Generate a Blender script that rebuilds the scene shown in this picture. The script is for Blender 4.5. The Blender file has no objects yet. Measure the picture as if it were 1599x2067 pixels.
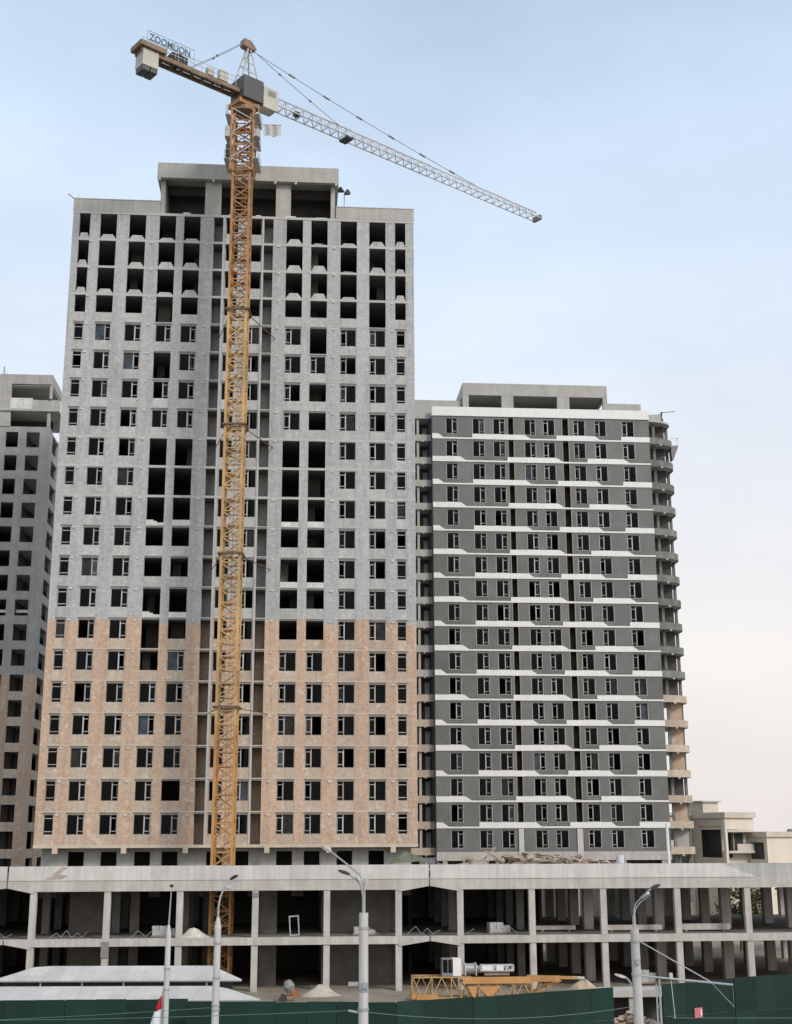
import bpy, bmesh, math, random
from mathutils import Vector, Matrix, noise
R = math.radians
random.seed(7)
sc = bpy.context.scene
C = sc.collection

# ------------------------------------------------------------------ camera
cam = bpy.data.cameras.new("camera")
cam.sensor_fit = 'VERTICAL'; cam.sensor_height = 24.0
cam.lens = 24.0 * 2600.0 / 2067.0
cam.clip_start = 0.5; cam.clip_end = 6000
camo = bpy.data.objects.new("camera", cam); C.objects.link(camo)
camo.matrix_world = Matrix.Translation((0, 0, 14.0)) @ Matrix.Rotation(R(90 + 14.18), 4, 'X') @ Matrix.Rotation(R(-0.195), 4, 'Z')
sc.camera = camo

# ------------------------------------------------------------------ sky and sun
SUN_AZ, SUN_EL = 40.0, 36.0          # sun behind the camera, to the right
to_sun = Vector((math.sin(R(SUN_AZ)) * math.cos(R(SUN_EL)), -math.cos(R(SUN_AZ)) * math.cos(R(SUN_EL)), math.sin(R(SUN_EL))))
w = bpy.data.worlds.new("World"); sc.world = w; w.use_nodes = True
nt = w.node_tree; nt.nodes.clear()
out = nt.nodes.new('ShaderNodeOutputWorld'); bg = nt.nodes.new('ShaderNodeBackground')
sky = nt.nodes.new('ShaderNodeTexSky'); sky.sky_type = 'NISHITA'; sky.sun_disc = False
sky.sun_elevation = R(SUN_EL); sky.sun_rotation = R(180 - SUN_AZ)
sky.air_density = 1.0; sky.dust_density = 4.0; sky.ozone_density = 1.6; sky.altitude = 200
# a thin overall veil of high haze: the clear sky mixed with one pale tint, more of it low down
veil = nt.nodes.new('ShaderNodeMix'); veil.data_type = 'RGBA'
tc = nt.nodes.new('ShaderNodeTexCoord'); sep = nt.nodes.new('ShaderNodeSeparateXYZ')
mr = nt.nodes.new('ShaderNodeMapRange')
mr.inputs['From Min'].default_value = 0.0; mr.inputs['From Max'].default_value = 0.75
mr.inputs['To Min'].default_value = 0.92; mr.inputs['To Max'].default_value = 0.45
hz = nt.nodes.new('ShaderNodeValToRGB')
hs = [(0.0, (9.4, 8.7, 8.5)), (0.144, (10.6, 10.2, 9.9)), (0.257, (10.6, 10.8, 11.2)), (0.40, (10.4, 11.7, 13.4)), (0.586, (9.4, 11.8, 14.6))]
while len(hz.color_ramp.elements) < len(hs): hz.color_ramp.elements.new(0.5)
for e_, (p_, c_) in zip(hz.color_ramp.elements, hs): e_.position = p_; e_.color = (*c_, 1)
nt.links.new(tc.outputs['Generated'], sep.inputs[0])
nt.links.new(sep.outputs['Z'], mr.inputs['Value']); nt.links.new(sep.outputs['Z'], hz.inputs['Fac'])
# faint uneven thickness of that haze
nz = nt.nodes.new('ShaderNodeTexNoise'); nz.inputs['Scale'].default_value = 2.2; nz.inputs['Detail'].default_value = 5; nz.inputs['Roughness'].default_value = .55
mpz = nt.nodes.new('ShaderNodeMapping'); mpz.inputs['Scale'].default_value = (1, 1, 2.6); mpz.inputs['Rotation'].default_value = (0, .25, 0)
nt.links.new(tc.outputs['Generated'], mpz.inputs[0]); nt.links.new(mpz.outputs[0], nz.inputs['Vector'])
nm = nt.nodes.new('ShaderNodeMapRange'); nm.inputs['From Min'].default_value = .3; nm.inputs['From Max'].default_value = .7; nm.inputs['To Min'].default_value = -.09; nm.inputs['To Max'].default_value = .09
nt.links.new(nz.outputs['Fac'], nm.inputs['Value'])
na = nt.nodes.new('ShaderNodeMath'); na.operation = 'ADD'; na.use_clamp = True
nt.links.new(mr.outputs[0], na.inputs[0]); nt.links.new(nm.outputs[0], na.inputs[1])
nt.links.new(na.outputs[0], veil.inputs['Factor'])
nt.links.new(sky.outputs[0], veil.inputs['A']); nt.links.new(hz.outputs[0], veil.inputs['B'])
nt.links.new(veil.outputs['Result'], bg.inputs['Color'])
bg.inputs['Strength'].default_value = 0.09
nt.links.new(bg.outputs[0], out.inputs[0])

sun = bpy.data.lights.new("sun", 'SUN'); sun.energy = 1.5; sun.angle = R(11); sun.color = (1.0, 0.93, 0.84)
suno = bpy.data.objects.new("sun", sun); C.objects.link(suno)
suno.rotation_euler = to_sun.to_track_quat('Z', 'Y').to_euler(); suno.location = (60, -60, 120)

sc.view_settings.view_transform = 'Standard'; sc.view_settings.look = 'None'
sc.view_settings.exposure = 0.13; sc.view_settings.gamma = 1.0; sc.view_settings.use_curve_mapping = False
sc.cycles.use_denoising = True
sc.cycles.max_bounces = 6; sc.cycles.diffuse_bounces = 2; sc.cycles.glossy_bounces = 2
sc.cycles.transmission_bounces = 4; sc.cycles.transparent_max_bounces = 8
sc.cycles.caustics_reflective = False; sc.cycles.caustics_refractive = False

# ------------------------------------------------------------------ materials
def ramp(t, stops):
    r = t.nodes.new('ShaderNodeValToRGB'); e = r.color_ramp.elements
    while len(e) < len(stops): e.new(0.5)
    for k, (p, c) in enumerate(stops):
        e[k].position = p; e[k].color = (c[0], c[1], c[2], 1)
    return r
def new_mat(name, rough=0.85, metal=0.0):
    m = bpy.data.materials.new(name); m.use_nodes = True
    t = m.node_tree; b = t.nodes['Principled BSDF']
    b.inputs['Roughness'].default_value = rough; b.inputs['Metallic'].default_value = metal
    if 'Specular IOR Level' in b.inputs: b.inputs['Specular IOR Level'].default_value = 0.3
    return m, t, b
def wall_vec(t, sx=1.0, sz=1.0):
    """masonry coordinates: run along the wall, height"""
    g = t.nodes.new('ShaderNodeNewGeometry'); s = t.nodes.new('ShaderNodeSeparateXYZ'); a = t.nodes.new('ShaderNodeMath'); a.operation = 'ADD'
    t.links.new(g.outputs['Position'], s.inputs[0]); t.links.new(s.outputs['X'], a.inputs[0]); t.links.new(s.outputs['Y'], a.inputs[1])
    c = t.nodes.new('ShaderNodeCombineXYZ'); t.links.new(a.outputs[0], c.inputs[0]); t.links.new(s.outputs['Z'], c.inputs[1])
    return g, c
def mixc(t, fac, a, b, mode='MIX'):
    m = t.nodes.new('ShaderNodeMix'); m.data_type = 'RGBA'; m.blend_type = mode
    for sock, v in (('Factor', fac), ('A', a), ('B', b)):
        if isinstance(v, bpy.types.NodeSocket): t.links.new(v, m.inputs[sock])
        elif isinstance(v, (int, float)): m.inputs[sock].default_value = v
        else: m.inputs[sock].default_value = (v[0], v[1], v[2], 1)
    return m.outputs['Result']
def noise_tex(t, vec, scale, detail=4.0, rough=0.6):
    n = t.nodes.new('ShaderNodeTexNoise'); n.inputs['Scale'].default_value = scale; n.inputs['Detail'].default_value = detail
    n.inputs['Roughness'].default_value = rough
    t.links.new(vec, n.inputs['Vector']); return n.outputs['Fac']
def bump(t, b, h, strength, dist=0.02):
    n = t.nodes.new('ShaderNodeBump'); n.inputs['Strength'].default_value = strength; n.inputs['Distance'].default_value = dist
    t.links.new(h, n.inputs['Height']); t.links.new(n.outputs[0], b.inputs['Normal'])
def plain(name, col, rough=0.8, metal=0.0, var=0.18, scale=0.8, fine=9.0, streak=0.0, stain=None, rnd=0.0, bmp=0.15):
    """painted, cast or rendered surface: blotches, fine grain, optional rain streaks and stains"""
    m, t, b = new_mat(name, rough, metal)
    g = t.nodes.new('ShaderNodeNewGeometry'); p = g.outputs['Position']
    n1 = noise_tex(t, p, scale); n2 = noise_tex(t, p, fine, 3.0)
    lo = [c * (1 - var) for c in col]; hi = [min(1, c * (1 + var)) for c in col]
    r1 = ramp(t, [(0.3, lo), (0.7, hi)]); t.links.new(n1, r1.inputs[0])
    r2 = ramp(t, [(0.25, (1 - var * .7,) * 3), (0.75, (1 + var * .5,) * 3)]); t.links.new(n2, r2.inputs[0])
    c = mixc(t, 1.0, r1.outputs[0], r2.outputs[0], 'MULTIPLY')
    if streak:
        mp = t.nodes.new('ShaderNodeMapping'); mp.inputs['Scale'].default_value = (2.2, 2.2, 0.16)
        t.links.new(p, mp.inputs[0]); n3 = noise_tex(t, mp.outputs[0], 1.0, 5.0)
        r3 = ramp(t, [(0.42, (1 - streak,) * 3), (0.6, (1, 1, 1))]); t.links.new(n3, r3.inputs[0])
        c = mixc(t, 1.0, c, r3.outputs[0], 'MULTIPLY')
    if stain:
        n4 = noise_tex(t, p, 0.35, 6.0, 0.65); r4 = ramp(t, [(0.56, (0, 0, 0)), (0.7, (1, 1, 1))]); t.links.new(n4, r4.inputs[0])
        c = mixc(t, r4.outputs[0], c, stain)
    if rnd:
        oi = t.nodes.new('ShaderNodeObjectInfo'); r5 = ramp(t, [(0, (1 - rnd,) * 3), (1, (1 + rnd,) * 3)]); t.links.new(oi.outputs['Random'], r5.inputs[0])
        c = mixc(t, 1.0, c, r5.outputs[0], 'MULTIPLY')
    t.links.new(c, b.inputs['Base Color'])
    if bmp: bump(t, b, n2, bmp)
    return m
def masonry(name, cols, mortar, bw, bh, gap, patch, rnd=0.06, rough=0.92):
    """laid brick or block: courses from the brick node, patches of differently fired batches, grain"""
    m, t, b = new_mat(name, rough)
    g, v = wall_vec(t)
    bt = t.nodes.new('ShaderNodeTexBrick'); bt.inputs['Scale'].default_value = 1.0
    bt.inputs['Brick Width'].default_value = bw; bt.inputs['Row Height'].default_value = bh; bt.inputs['Mortar Size'].default_value = gap
    bt.inputs['Color1'].default_value = (*cols[0], 1); bt.inputs['Color2'].default_value = (*cols[1], 1); bt.inputs['Mortar'].default_value = (*mortar, 1)
    bt.inputs['Bias'].default_value = -0.1
    t.links.new(v.outputs[0], bt.inputs['Vector'])
    n1 = noise_tex(t, g.outputs['Position'], 0.55, 5.0, 0.7)
    r1 = ramp(t, [(0.36, (0, 0, 0)), (0.66, (1, 1, 1))]); t.links.new(n1, r1.inputs[0])
    mm = t.nodes.new('ShaderNodeMath'); mm.operation = 'MULTIPLY'; mm.inputs[1].default_value = 0.62; t.links.new(r1.outputs[0], mm.inputs[0])
    c = mixc(t, mm.outputs[0], bt.outputs['Color'], patch)
    n2 = noise_tex(t, g.outputs['Position'], 3.2, 5.0, 0.7)
    r2 = ramp(t, [(0.3, (0.80,) * 3), (0.72, (1.14,) * 3)]); t.links.new(n2, r2.inputs[0])
    c = mixc(t, 1.0, c, r2.outputs[0], 'MULTIPLY')
    oi = t.nodes.new('ShaderNodeObjectInfo'); r5 = ramp(t, [(0, (1 - rnd,) * 3), (1, (1 + rnd,) * 3)]); t.links.new(oi.outputs['Random'], r5.inputs[0])
    c = mixc(t, 1.0, c, r5.outputs[0], 'MULTIPLY')
    mp = t.nodes.new('ShaderNodeMapping'); mp.inputs['Scale'].default_value = (1.7, 1.7, .14); t.links.new(g.outputs['Position'], mp.inputs[0])
    n3 = noise_tex(t, mp.outputs[0], 1.0, 6.0, .7); r3 = ramp(t, [(0.36, (.84,) * 3), (.5, (1, 1, 1)), (.66, (1.06,) * 3)]); t.links.new(n3, r3.inputs[0])
    c = mixc(t, 1.0, c, r3.outputs[0], 'MULTIPLY')
    n6 = noise_tex(t, g.outputs['Position'], 1.35, 3.0, .5); r6 = ramp(t, [(.62, (0, 0, 0)), (.66, (.55,) * 3)]); t.links.new(n6, r6.inputs[0])
    c = mixc(t, r6.outputs[0], c, [min(1, q * 1.25 + .04) for q in mortar])
    t.links.new(c, b.inputs['Base Color'])
    inv = t.nodes.new('ShaderNodeMath'); inv.operation = 'SUBTRACT'; inv.inputs[0].default_value = 1.0; t.links.new(bt.outputs['Fac'], inv.inputs[1])
    bump(t, b, inv.outputs[0], 0.5, 0.012)
    return m
def ribbed(name, col, pitch, rough=0.5, rnd=0.04, depth=0.03, stain=None, axis=None):
    """profiled sheet: vertical ribs along the run of the wall"""
    m, t, b = new_mat(name, rough)
    g, v = wall_vec(t)
    wv = t.nodes.new('ShaderNodeTexWave'); wv.wave_type = 'BANDS'; wv.bands_direction = 'X'; wv.wave_profile = 'SIN'
    wv.inputs['Scale'].default_value = 0.314 / pitch; wv.inputs['Distortion'].default_value = 0.0
    t.links.new(v.outputs[0], wv.inputs['Vector'])
    n1 = noise_tex(t, g.outputs['Position'], 0.5, 5.0, 0.65)
    r1 = ramp(t, [(0.3, [c * .86 for c in col]), (0.7, [c * 1.12 for c in col])]); t.links.new(n1, r1.inputs[0])
    oi = t.nodes.new('ShaderNodeObjectInfo'); r5 = ramp(t, [(0, (1 - rnd,) * 3), (1, (1 + rnd,) * 3)]); t.links.new(oi.outputs['Random'], r5.inputs[0])
    c = mixc(t, 1.0, r1.outputs[0], r5.outputs[0], 'MULTIPLY')
    if stain:
        n4 = noise_tex(t, g.outputs['Position'], 0.9, 6.0, 0.7); r4 = ramp(t, [(0.55, (0, 0, 0)), (0.75, (.7, .7, .7))]); t.links.new(n4, r4.inputs[0])
        c = mixc(t, r4.outputs[0], c, stain)
    t.links.new(c, b.inputs['Base Color'])
    bump(t, b, wv.outputs['Fac'], 0.6, depth)
    return m
def glass_mat(name, dust=0.0, tint=(.5, .5, .48)):
    m = bpy.data.materials.new(name); m.use_nodes = True; t = m.node_tree; t.nodes.clear()
    o = t.nodes.new('ShaderNodeOutputMaterial'); mx = t.nodes.new('ShaderNodeMixShader'); fr = t.nodes.new('ShaderNodeFresnel'); fr.inputs[0].default_value = 1.2
    tr = t.nodes.new('ShaderNodeBsdfTransparent'); tr.inputs[0].default_value = (0.72, 0.76, 0.78, 1)
    gl = t.nodes.new('ShaderNodeBsdfGlossy'); gl.inputs['Roughness'].default_value = 0.03
    t.links.new(fr.outputs[0], mx.inputs[0]); t.links.new(tr.outputs[0], mx.inputs[1]); t.links.new(gl.outputs[0], mx.inputs[2]); 
    if dust:
        df = t.nodes.new('ShaderNodeBsdfDiffuse'); df.inputs[0].default_value = (*tint, 1); m2 = t.nodes.new('ShaderNodeMixShader')
        g = t.nodes.new('ShaderNodeNewGeometry'); nn = noise_tex(t, g.outputs['Position'], 1.6, 4.0); rr = ramp(t, [(.3, (dust * .3,) * 3), (.7, (dust,) * 3)]); t.links.new(nn, rr.inputs[0])
        t.links.new(rr.outputs[0], m2.inputs[0]); t.links.new(mx.outputs[0], m2.inputs[1]); t.links.new(df.outputs[0], m2.inputs[2]); t.links.new(m2.outputs[0], o.inputs[0])
    else: t.links.new(mx.outputs[0], o.inputs[0])
    return m

M = {}
M['block'] = masonry('aerated_block', ((.47, .475, .475), (.54, .54, .53)), (.40, .40, .39), 0.6, 0.25, 0.012, (.44, .455, .455))
M['block_infill'] = masonry('aerated_block_infill', ((.49, .495, .49), (.56, .56, .54)), (.42, .42, .41), 0.6, 0.25, 0.012, (.49, .485, .46), 0.09)
M['brick'] = masonry('fired_brick', ((.59, .335, .21), (.65, .465, .325)), (.53, .455, .385), 0.26, 0.085, 0.013, (.59, .465, .35), 0.07)
M['brick_infill'] = masonry('fired_brick_infill', ((.585, .40, .272), (.565, .46, .36)), (.53, .465, .395), 0.26, 0.085, 0.014, (.57, .505, .425), 0.1)
M['whiteblock'] = masonry('new_white_block', ((.74, .73, .70), (.68, .67, .64)), (.56, .55, .53), 0.6, 0.25, 0.012, (.7, .69, .66), 0.05)
M['slab'] = plain('cast_slab', (.52, .515, .495), streak=0.06, var=.08)
M['slab_body'] = plain('shaded_slab_underside', (.20, .197, .19), var=.15)  # darker copy of the slab; shade on the ceilings is put into the colour
M['slab_tan'] = plain('cast_slab_dusty', (.62, .52, .41), var=.12, streak=.05)
M['concrete'] = plain('cast_concrete', (.47, .46, .42), streak=0.1, var=.1, stain=(.42, .405, .36))
M['concrete_dark'] = plain('shade_dark_concrete', (.085, .083, .08), var=.2)  # darkened concrete; the gloom of rooms and recesses is painted in
M['podium_inner'] = plain('podium_shade_concrete', (.17, .155, .135), var=.25)  # podium concrete darkened; the loss of light inside is put into the colour
M['podium_slab'] = plain('podium_slab_shaded', (.22, .21, .19), var=.2)  # darkened so the bays read black; the shade is carried by the colour
M['inner_column'] = plain('shaded_column_concrete', (.20, .195, .18), var=.2)  # shaded copy of the column concrete for the left-hand inner rows
M['concrete_light'] = plain('podium_concrete', (.56, .53, .485), streak=0.14, var=.1, stain=(.44, .405, .36))
M['plaster'] = plain('podium_plaster', (.66, .635, .595), streak=0.12, var=.07, stain=(.56, .525, .475), rnd=.06)
M['plaster_grey'] = plain('podium_render_grey', (.50, .49, .455), streak=.15, var=.1)
M['frame'] = plain('window_profile', (.46, .46, .455), rough=.45, var=.05, rnd=.3, bmp=0)
M['glass'] = glass_mat('pane_glass'); M['glass_dusty'] = glass_mat('pane_dusty', .06); M['glass_film'] = glass_mat('pane_film', .2, (.35, .42, .5))
M['frame_dark'] = plain('window_outer_profile', (.13, .13, .13), rough=.5, var=.1, rnd=.3, bmp=0)
M['clad'] = ribbed('grey_cladding', (.175, .178, .17), 0.22, rough=.55, rnd=.1)
M['white'] = plain('white_cladding', (.86, .85, .83), rough=.55, var=.03, streak=.05, bmp=.03)
M['shadowgrey'] = plain('grey_block_far', (.43, .415, .39), var=.12, streak=.12)
M['crane_yellow'] = plain('crane_yellow', (.58, .33, .10), rough=.6, var=.2, scale=.25, rnd=.15, stain=(.50, .27, .12))
M['crane_orange'] = plain('crane_orange', (.52, .28, .105), rough=.6, var=.22, scale=.3, rnd=.12, stain=(.45, .2, .09))
M['crane_tan'] = plain('crane_faded_tan', (.52, .33, .15), rough=.65, var=.2, scale=.3, rnd=.14, stain=(.45, .25, .13))
M['crane_rust'] = plain('crane_rusty_orange', (.42, .225, .105), rough=.65, var=.25, rnd=.15, stain=(.28, .14, .08))
M['crane_white'] = plain('crane_pale', (.52, .51, .50), rough=.5, var=.15, rnd=.1)
M['crane_brown'] = plain('crane_brown', (.25, .175, .12), rough=.6, var=.25)
M['tie_brown'] = plain('tie_dark_brown', (.15, .10, .07), rough=.6, var=.2)
M['machine_grey'] = plain('machine_house_grey', (.10, .10, .098), rough=.5, var=.12)
M['cream'] = plain('cream_paint', (.52, .50, .43), rough=.5, var=.1)
M['dark'] = plain('dark_metal', (.05, .052, .055), rough=.5, var=.2)
M['cabgrey'] = plain('cab_grey', (.24, .24, .235), rough=.5, var=.1)
M['steel'] = plain('galvanised', (.42, .43, .44), rough=.45, metal=.4, var=.15)
M['pole'] = plain('pole_concrete', (.58, .57, .55), streak=.2, var=.1)
M['fence'] = ribbed('green_sheet', (.007, .030, .022), 0.28, rough=.6, rnd=.25, depth=.012, stain=(.011, .03, .027))
M['roofsheet'] = ribbed('white_roof_sheet', (.58, .56, .535), 0.3, rough=.5, rnd=.07, depth=.03, stain=(.46, .43, .385))
M['sand'] = plain('sand', (.46, .36, .25), var=.25, scale=1.5, bmp=.4)
M['earth'] = plain('site_earth', (.30, .255, .20), var=.25, scale=.4, stain=(.36, .31, .25), bmp=.4)
M['rubble'] = plain('rubble', (.40, .33, .27), var=.35, scale=1.4, stain=(.44, .27, .19), bmp=.4)
M['wood'] = plain('weathered_timber', (.36, .29, .21), var=.3, rnd=.2)
M['beige'] = plain('beige_render', (.76, .68, .57), var=.05, streak=.04)
M['beige_grey'] = plain('beige_trim', (.60, .545, .465), var=.1)
M['red'] = plain('red_cloth', (.55, .02, .03), rough=.8, var=.1, bmp=0)
M['whitecloth'] = plain('white_cloth', (.72, .73, .78), rough=.8, var=.06, bmp=0)
M['ochre'] = plain('ochre_edge', (.34, .30, .22), var=.15)
M['parapet_old'] = plain('old_parapet_concrete', (.22, .217, .20), var=.25, streak=.15, rnd=.15)
M['pink'] = plain('faded_red_sign', (.55, .17, .19), rough=.5, var=.15)
M['blueletter'] = plain('blue_letter', (.07, .13, .16), rough=.5, var=.1, bmp=0)
M['orange'] = plain('orange_paint', (.30, .14, .07), rough=.6, var=.3)
M['asphalt'] = plain('asphalt', (.05, .05, .052), var=.2, scale=.5)
M['ground'] = plain('dry_ground', (.27, .235, .19), var=.2, scale=.05, fine=.6)
M['paving'] = plain('paving', (.34, .33, .31), var=.15)
M['bark'] = plain('bark', (.12, .085, .06), var=.3)
M['wire'] = plain('black_wire', (.03, .035, .035), rough=.6, var=.1, bmp=0)
M['palewire'] = plain('pale_wire', (.16, .22, .21), rough=.5, var=.1, bmp=0)
lf, t_, b_ = new_mat('leaf', .6)
oi_ = t_.nodes.new('ShaderNodeNewGeometry'); rr_ = ramp(t_, [(0, (.035, .05, .018)), (.5, (.07, .085, .03)), (1, (.13, .10, .05))])
t_.links.new(oi_.outputs['Random Per Island'], rr_.inputs[0]); t_.links.new(rr_.outputs[0], b_.inputs['Base Color']); M['leaf'] = lf

# ------------------------------------------------------------------ mesh helpers
class MB:
    def __init__(s): s.v = []; s.f = []
    def add(s, vs, fs):
        n = len(s.v); s.v += [tuple(p) for p in vs]; s.f += [tuple(i + n for i in f) for f in fs]; return s
    def box(s, x0, x1, y0, y1, z0, z1):
        return s.add([(x0, y0, z0), (x1, y0, z0), (x1, y1, z0), (x0, y1, z0), (x0, y0, z1), (x1, y0, z1), (x1, y1, z1), (x0, y1, z1)],
                     [(0, 3, 2, 1), (4, 5, 6, 7), (0, 1, 5, 4), (1, 2, 6, 5), (2, 3, 7, 6), (3, 0, 4, 7)])
    def prism(s, poly, y0, y1):
        """poly: (x,z) counter-clockwise seen from -y"""
        n = len(poly)
        vs = [(x, y0, z) for x, z in poly] + [(x, y1, z) for x, z in poly]
        return s.add(vs, [tuple(range(n)), tuple(range(2 * n - 1, n - 1, -1))] + [(i, i + n, (i + 1) % n + n, (i + 1) % n) for i in range(n)])
    def plan(s, poly, z0, z1):
        """poly: (x,y) counter-clockwise seen from above"""
        n = len(poly)
        vs = [(x, y, z0) for x, y in poly] + [(x, y, z1) for x, y in poly]
        return s.add(vs, [tuple(range(n - 1, -1, -1)), tuple(range(n, 2 * n))] + [(i, (i + 1) % n, (i + 1) % n + n, i + n) for i in range(n)])
    def bar(s, a, b, r, sides=4, r2=None):
        a = Vector(a); b = Vector(b); d = (b - a)
        if d.length < 1e-6: return s
        q = d.to_track_quat('Z', 'Y'); r2 = r if r2 is None else r2
        vs = []
        for p, rad in ((a, r), (b, r2)):
            for k in range(sides):
                an = 2 * math.pi * (k + .5) / sides
                vs.append(p + q @ Vector((rad * math.cos(an), rad * math.sin(an), 0)))
        return s.add(vs, [tuple(range(sides - 1, -1, -1)), tuple(range(sides, 2 * sides))] + [(k, (k + 1) % sides, (k + 1) % sides + sides, k + sides) for k in range(sides)])
    def path(s, pts, r, sides=6, r2=None):
        n = len(pts) - 1; r2 = r if r2 is None else r2
        for i in range(n):
            s.bar(pts[i], pts[i + 1], r + (r2 - r) * i / n, sides, r + (r2 - r) * (i + 1) / n)
        return s
    def rock(s, c, sx, sy, sz, seed):
        rnd = random.Random(seed); t = (1 + 5 ** .5) / 2
        vs = [(-1, t, 0), (1, t, 0), (-1, -t, 0), (1, -t, 0), (0, -1, t), (0, 1, t), (0, -1, -t), (0, 1, -t), (t, 0, -1), (t, 0, 1), (-t, 0, -1), (-t, 0, 1)]
        rot = Matrix.Rotation(rnd.random() * 6.28, 3, 'Z')
        vv = []
        for p in vs:
            k = rnd.uniform(.6, 1.15) / 1.9
            q = rot @ Vector((p[0] * sx * k, p[1] * sy * k, p[2] * sz * k)); vv.append((c[0] + q.x, c[1] + q.y, c[2] + q.z))
        return s.add(vv, [(0, 11, 5), (0, 5, 1), (0, 1, 7), (0, 7, 10), (0, 10, 11), (1, 5, 9), (5, 11, 4), (11, 10, 2), (10, 7, 6), (7, 1, 8), (3, 9, 4), (3, 4, 2), (3, 2, 6), (3, 6, 8), (3, 8, 9), (4, 9, 5), (2, 4, 11), (6, 2, 10), (8, 6, 7), (9, 8, 1)])
    def mesh(s, name, m, smooth=False):
        me = bpy.data.meshes.new(name); me.from_pydata(s.v, [], s.f); me.materials.append(m); me.update()
        if smooth:
            for p in me.polygons: p.use_smooth = True
        return me
    def build(s, name, m, parent=None, loc=(0, 0, 0), smooth=False):
        return put(name, s.mesh(name, m, smooth), parent, loc)
def each(mb, name, m, parent=None):
    """every separate piece of mb becomes an object of its own"""
    par = list(range(len(mb.v)))
    def find(i):
        while par[i] != i: par[i] = par[par[i]]; i = par[i]
        return i
    for f in mb.f:
        for q in f[1:]: par[find(q)] = find(f[0])
    groups = {}
    for f in mb.f: groups.setdefault(find(f[0]), []).append(f)
    res = []
    for fs in groups.values():
        ids = sorted({i for f in fs for i in f}); mp = {i: n for n, i in enumerate(ids)}
        p = MB(); p.v = [mb.v[i] for i in ids]; p.f = [tuple(mp[i] for i in f) for f in fs]
        res.append(p.build(name, m, parent))
    return res
def put(name, me, parent=None, loc=(0, 0, 0), rz=0.0):
    o = bpy.data.objects.new(name, me); C.objects.link(o); o.parent = parent; o.location = loc
    if rz: o.rotation_euler = (0, 0, rz)
    return o
def tag(o, label=None, cat=None, group=None, kind=None):
    if label: o['label'] = label
    if cat: o['category'] = cat
    if group: o['group'] = group
    if kind: o['kind'] = kind
    return o
def thing(name, label, cat, loc=(0, 0, 0), rz=0.0, group=None):
    o = bpy.data.objects.new(name, None); C.objects.link(o); o.location = loc; o.rotation_euler = (0, 0, rz); o.empty_display_size = .5
    return tag(o, label, cat, group)

YAW = R(4.35)

# ------------------------------------------------------------------ the ground
def sheet(name, x0, x1, y0, y1, z, m, n=1):
    mb = MB()
    for i in range(n):
        a = y0 + (y1 - y0) * i / n; b = y0 + (y1 - y0) * (i + 1) / n
        mb.add([(x0, a, z), (x1, a, z), (x1, b, z), (x0, b, z)], [(0, 1, 2, 3)])
    return tag(mb.build(name, m), kind='structure')
sheet('ground', -3000, 3000, -3000, 4500, -1.904, M['ground'])
sheet('road', -400, 400, 52.4, 84, -1.9, M['asphalt'])
mb = MB()
for k in range(-12, 13): mb.box(k * 9 - 1.5, k * 9 + 1.5, 68, 68.15, -1.8995, -1.895)
tag(mb.build('road_marking', M['white']), kind='structure')
tag(MB().box(-400, 400, 84.15, 92.3, -2.0, -1.77).build('pavement', M['paving']), kind='structure')
tag(MB().box(-400, 400, 84.0, 84.145, -2.0, -1.75).build('kerb', M['pole']), kind='structure')
tag(MB().box(-400, 400, 30, 52.25, -2.0, -1.77).build('pavement', M['paving']), kind='structure')
tag(MB().box(-400, 400, 52.255, 52.4, -2.0, -1.75).build('kerb', M['pole']), kind='structure')
# the building plot lies higher than the street
mb = MB()
NX, NY = 120, 40
pts = {}
for i in range(NX + 1):
    for j in range(NY + 1):
        x = -75 + 150 * i / NX; yf_ = 96.0 + max(0, x + 1) * .49; y = yf_ + (230 - yf_) * (j / NY) ** 1.6
        z = 1.5 + .13 * noise.noise(Vector((x * .35, y * .35, 0))) + .06 * noise.noise(Vector((x * 1.3, y * 1.3, 3)))
        pit = max(0, min(1, (x - 15) / 1.5)) * max(0, min(1, (24 - x) / 1.5)) * max(0, min(1, (113.5 - y) / 2))
        z = z * (1 - pit) - .7 * pit
        if j == 0: z = -1.92
        pts[i, j] = len(mb.v); mb.v.append((x, y, z))
for i in range(NX):
    for j in range(NY):
        mb.f.append((pts[i, j], pts[i + 1, j], pts[i + 1, j + 1], pts[i, j + 1]))
tag(mb.build('site_ground', M['earth']), kind='structure')

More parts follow.
